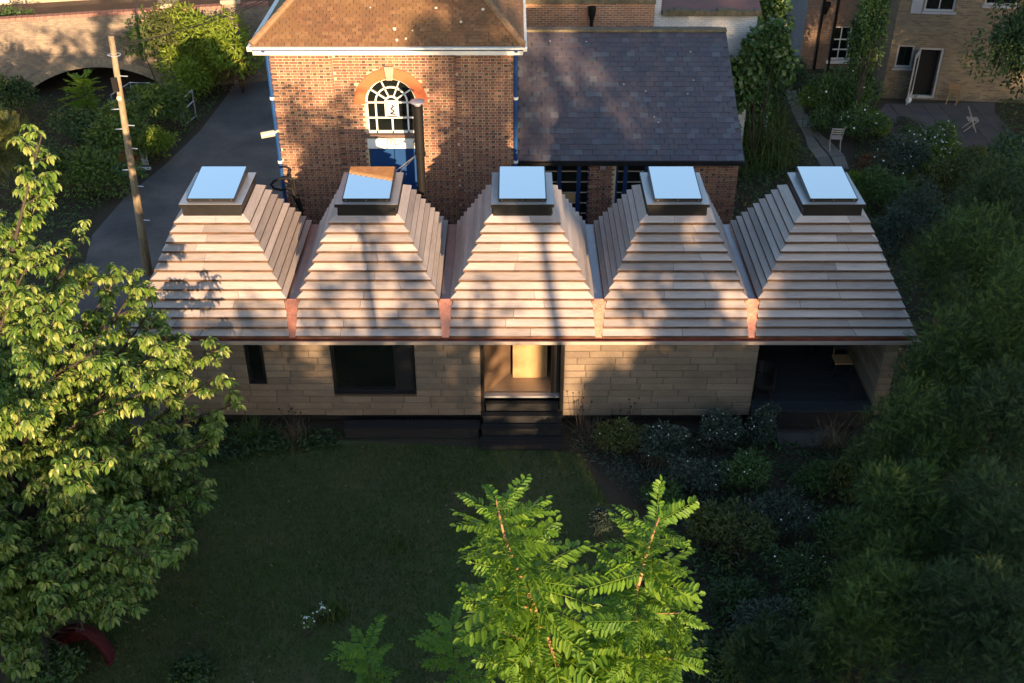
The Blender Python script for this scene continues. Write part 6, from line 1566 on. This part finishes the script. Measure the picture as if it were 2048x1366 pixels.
# ------------------------------------------------------------------ trees standing behind the viewpoint: their shade falls on the lawn and house
rng = np.random.default_rng(21)
def behind_tree(x, y, zc, rx, rz, tau, lump=(0.24, 0.4), k=30):
    """a whole tree: trunk, limbs and a crown round height zc; tau sets how thick the crown is."""
    bs = np.array([x, y, 0.0]); c = np.array([x, y, zc]); r = np.array([rx, rx * 0.9, rz])
    t = thing('broadleaf_tree', 'tall broadleaf tree behind the viewpoint shading the lawn', 'tree', bs, 'trees behind the viewpoint')
    lm = []
    k = int(k * (2.4 if tau > 2.2 else (1.7 if tau > 1.4 else 1.0)))
    for i in range(k):
        d = rdir(1)[0] * rng.random() ** 0.4 * 0.86
        lm.append((c + d * r, np.full(3, min(rx, rz)) * rng.uniform(*lump) * rng.uniform(0.8, 1.25, 3)))
    b = MB(); b.tube([bs, bs + [0.1, 0, zc * 0.5], bs + [-0.1, 0, zc], c + [0, 0, rz * 0.6]], [0.12 + 0.008 * zc, 0.09 + 0.006 * zc, 0.07, 0.02], 8)
    for l in lm[::2]:
        q = np.array([x, y, max(zc - rz * 0.9, l[0][2] - rz * 0.5)]); b.tube([q, (q + l[0]) / 2 + rng.normal(0, 0.1, 3), l[0]], [0.07, 0.045, 0.015], 5)
    b.build('trunk', M['bark'], t)
    sc = 0.62 if tau < 2.4 else 1.0      # finer leaves on the thin crowned trees
    n = int(tau * math.pi * rx * rz / (0.03 * sc * sc))
    P, d = scatter(lm, n, 0.85, 0.0)
    P[:, 2] = np.clip(P[:, 2], 0.2, None)
    Ls = rng.uniform(0.25, 0.5, n) * sc; V, Fi, T = inst(LEAF_V, LEAF_F, P, unit(d * 0.4 + rdir(n) * 0.9), unit(rdir(n)), Ls, Ls * 0.6, np.clip(rng.normal(0.45, 0.25, n), 0, 1))
    arr_mesh('crown', V, Fi, M['dark_leaf'], t, tint=T, kind='stuff')
for i in range(19):
    x = -27 + 2.5 * i
    gap = 9 < x < 12; edge = 12 < x < 14
    behind_tree(x + rng.normal(0, 0.2) + (0.9 if edge else 0), -16.5, 3.95 if gap else 5.0, 2.1 if gap else (1.9 if edge else 2.6), 3.2 if gap else 4.3, 4.0)
DX, DZ, YT = 11.76, 6.75, -20.0
for xh, zc, rx, rz, tau in ((-36, 0.6, 3.4, 4.4, 3.6), (-30.5, 0.6, 3.4, 4.4, 3.6), (-25, 0.5, 3.4, 4.5, 3.6), (-20, 0.6, 3.2, 4.5, 3.6), (-15.5, 0.6, 2.8, 4.5, 3.8), (-11.8, 0.6, 2.5, 4.4, 3.8), (-8.6, -0.2, 2.3, 4.3, 3.2),
                            (-6.2, 1.0, 1.9, 3.4, 1.9), (-3.1, 2.4, 2.0, 3.2, 0.9), (-0.9, 2.2, 1.6, 2.4, 0.7), (1.0, 8.0, 1.9, 3.3, 1.9), (4.0, 4.4, 2.1, 5.2, 1.35), (7.4, 5.0, 2.8, 6.5, 4.2),
                            (10.2, 5.0, 2.6, 6.5, 3.0), (14.5, 4.5, 2.9, 7.5, 3.2), (19.0, 4.5, 3.0, 8.5, 3.4), (24.0, 4.5, 3.3, 9.0, 3.4), (29.0, 4.5, 3.3, 9.0, 3.4), (34.0, 4.5, 3.3, 9.0, 3.4)):
    if tau < 2.4: behind_tree(xh + 0.2867 * 29, -8.0, zc + 0.1648 * 29, rx, rz, tau, (0.11, 0.22), 84)
    else: behind_tree(xh + DX, YT, zc + DZ, rx, rz, tau)
for i in range(9):
    x = -24 + i * 8
    c = np.array([x, -17.5, 2.6]); shrub('light_stop_hedge', 'unseen dense hedge added behind the viewpoint to stop low sun', 'hedge', (x, -17.5, 0), c, (4.6, 1.3, 2.8), 3200, 'dark_leaf', L=(0.3, 0.5), wr=0.65, k=16, group='hedge behind the viewpoint', shell=0.8)  # unseen hedge, added so no low sun leaks in below the crowns
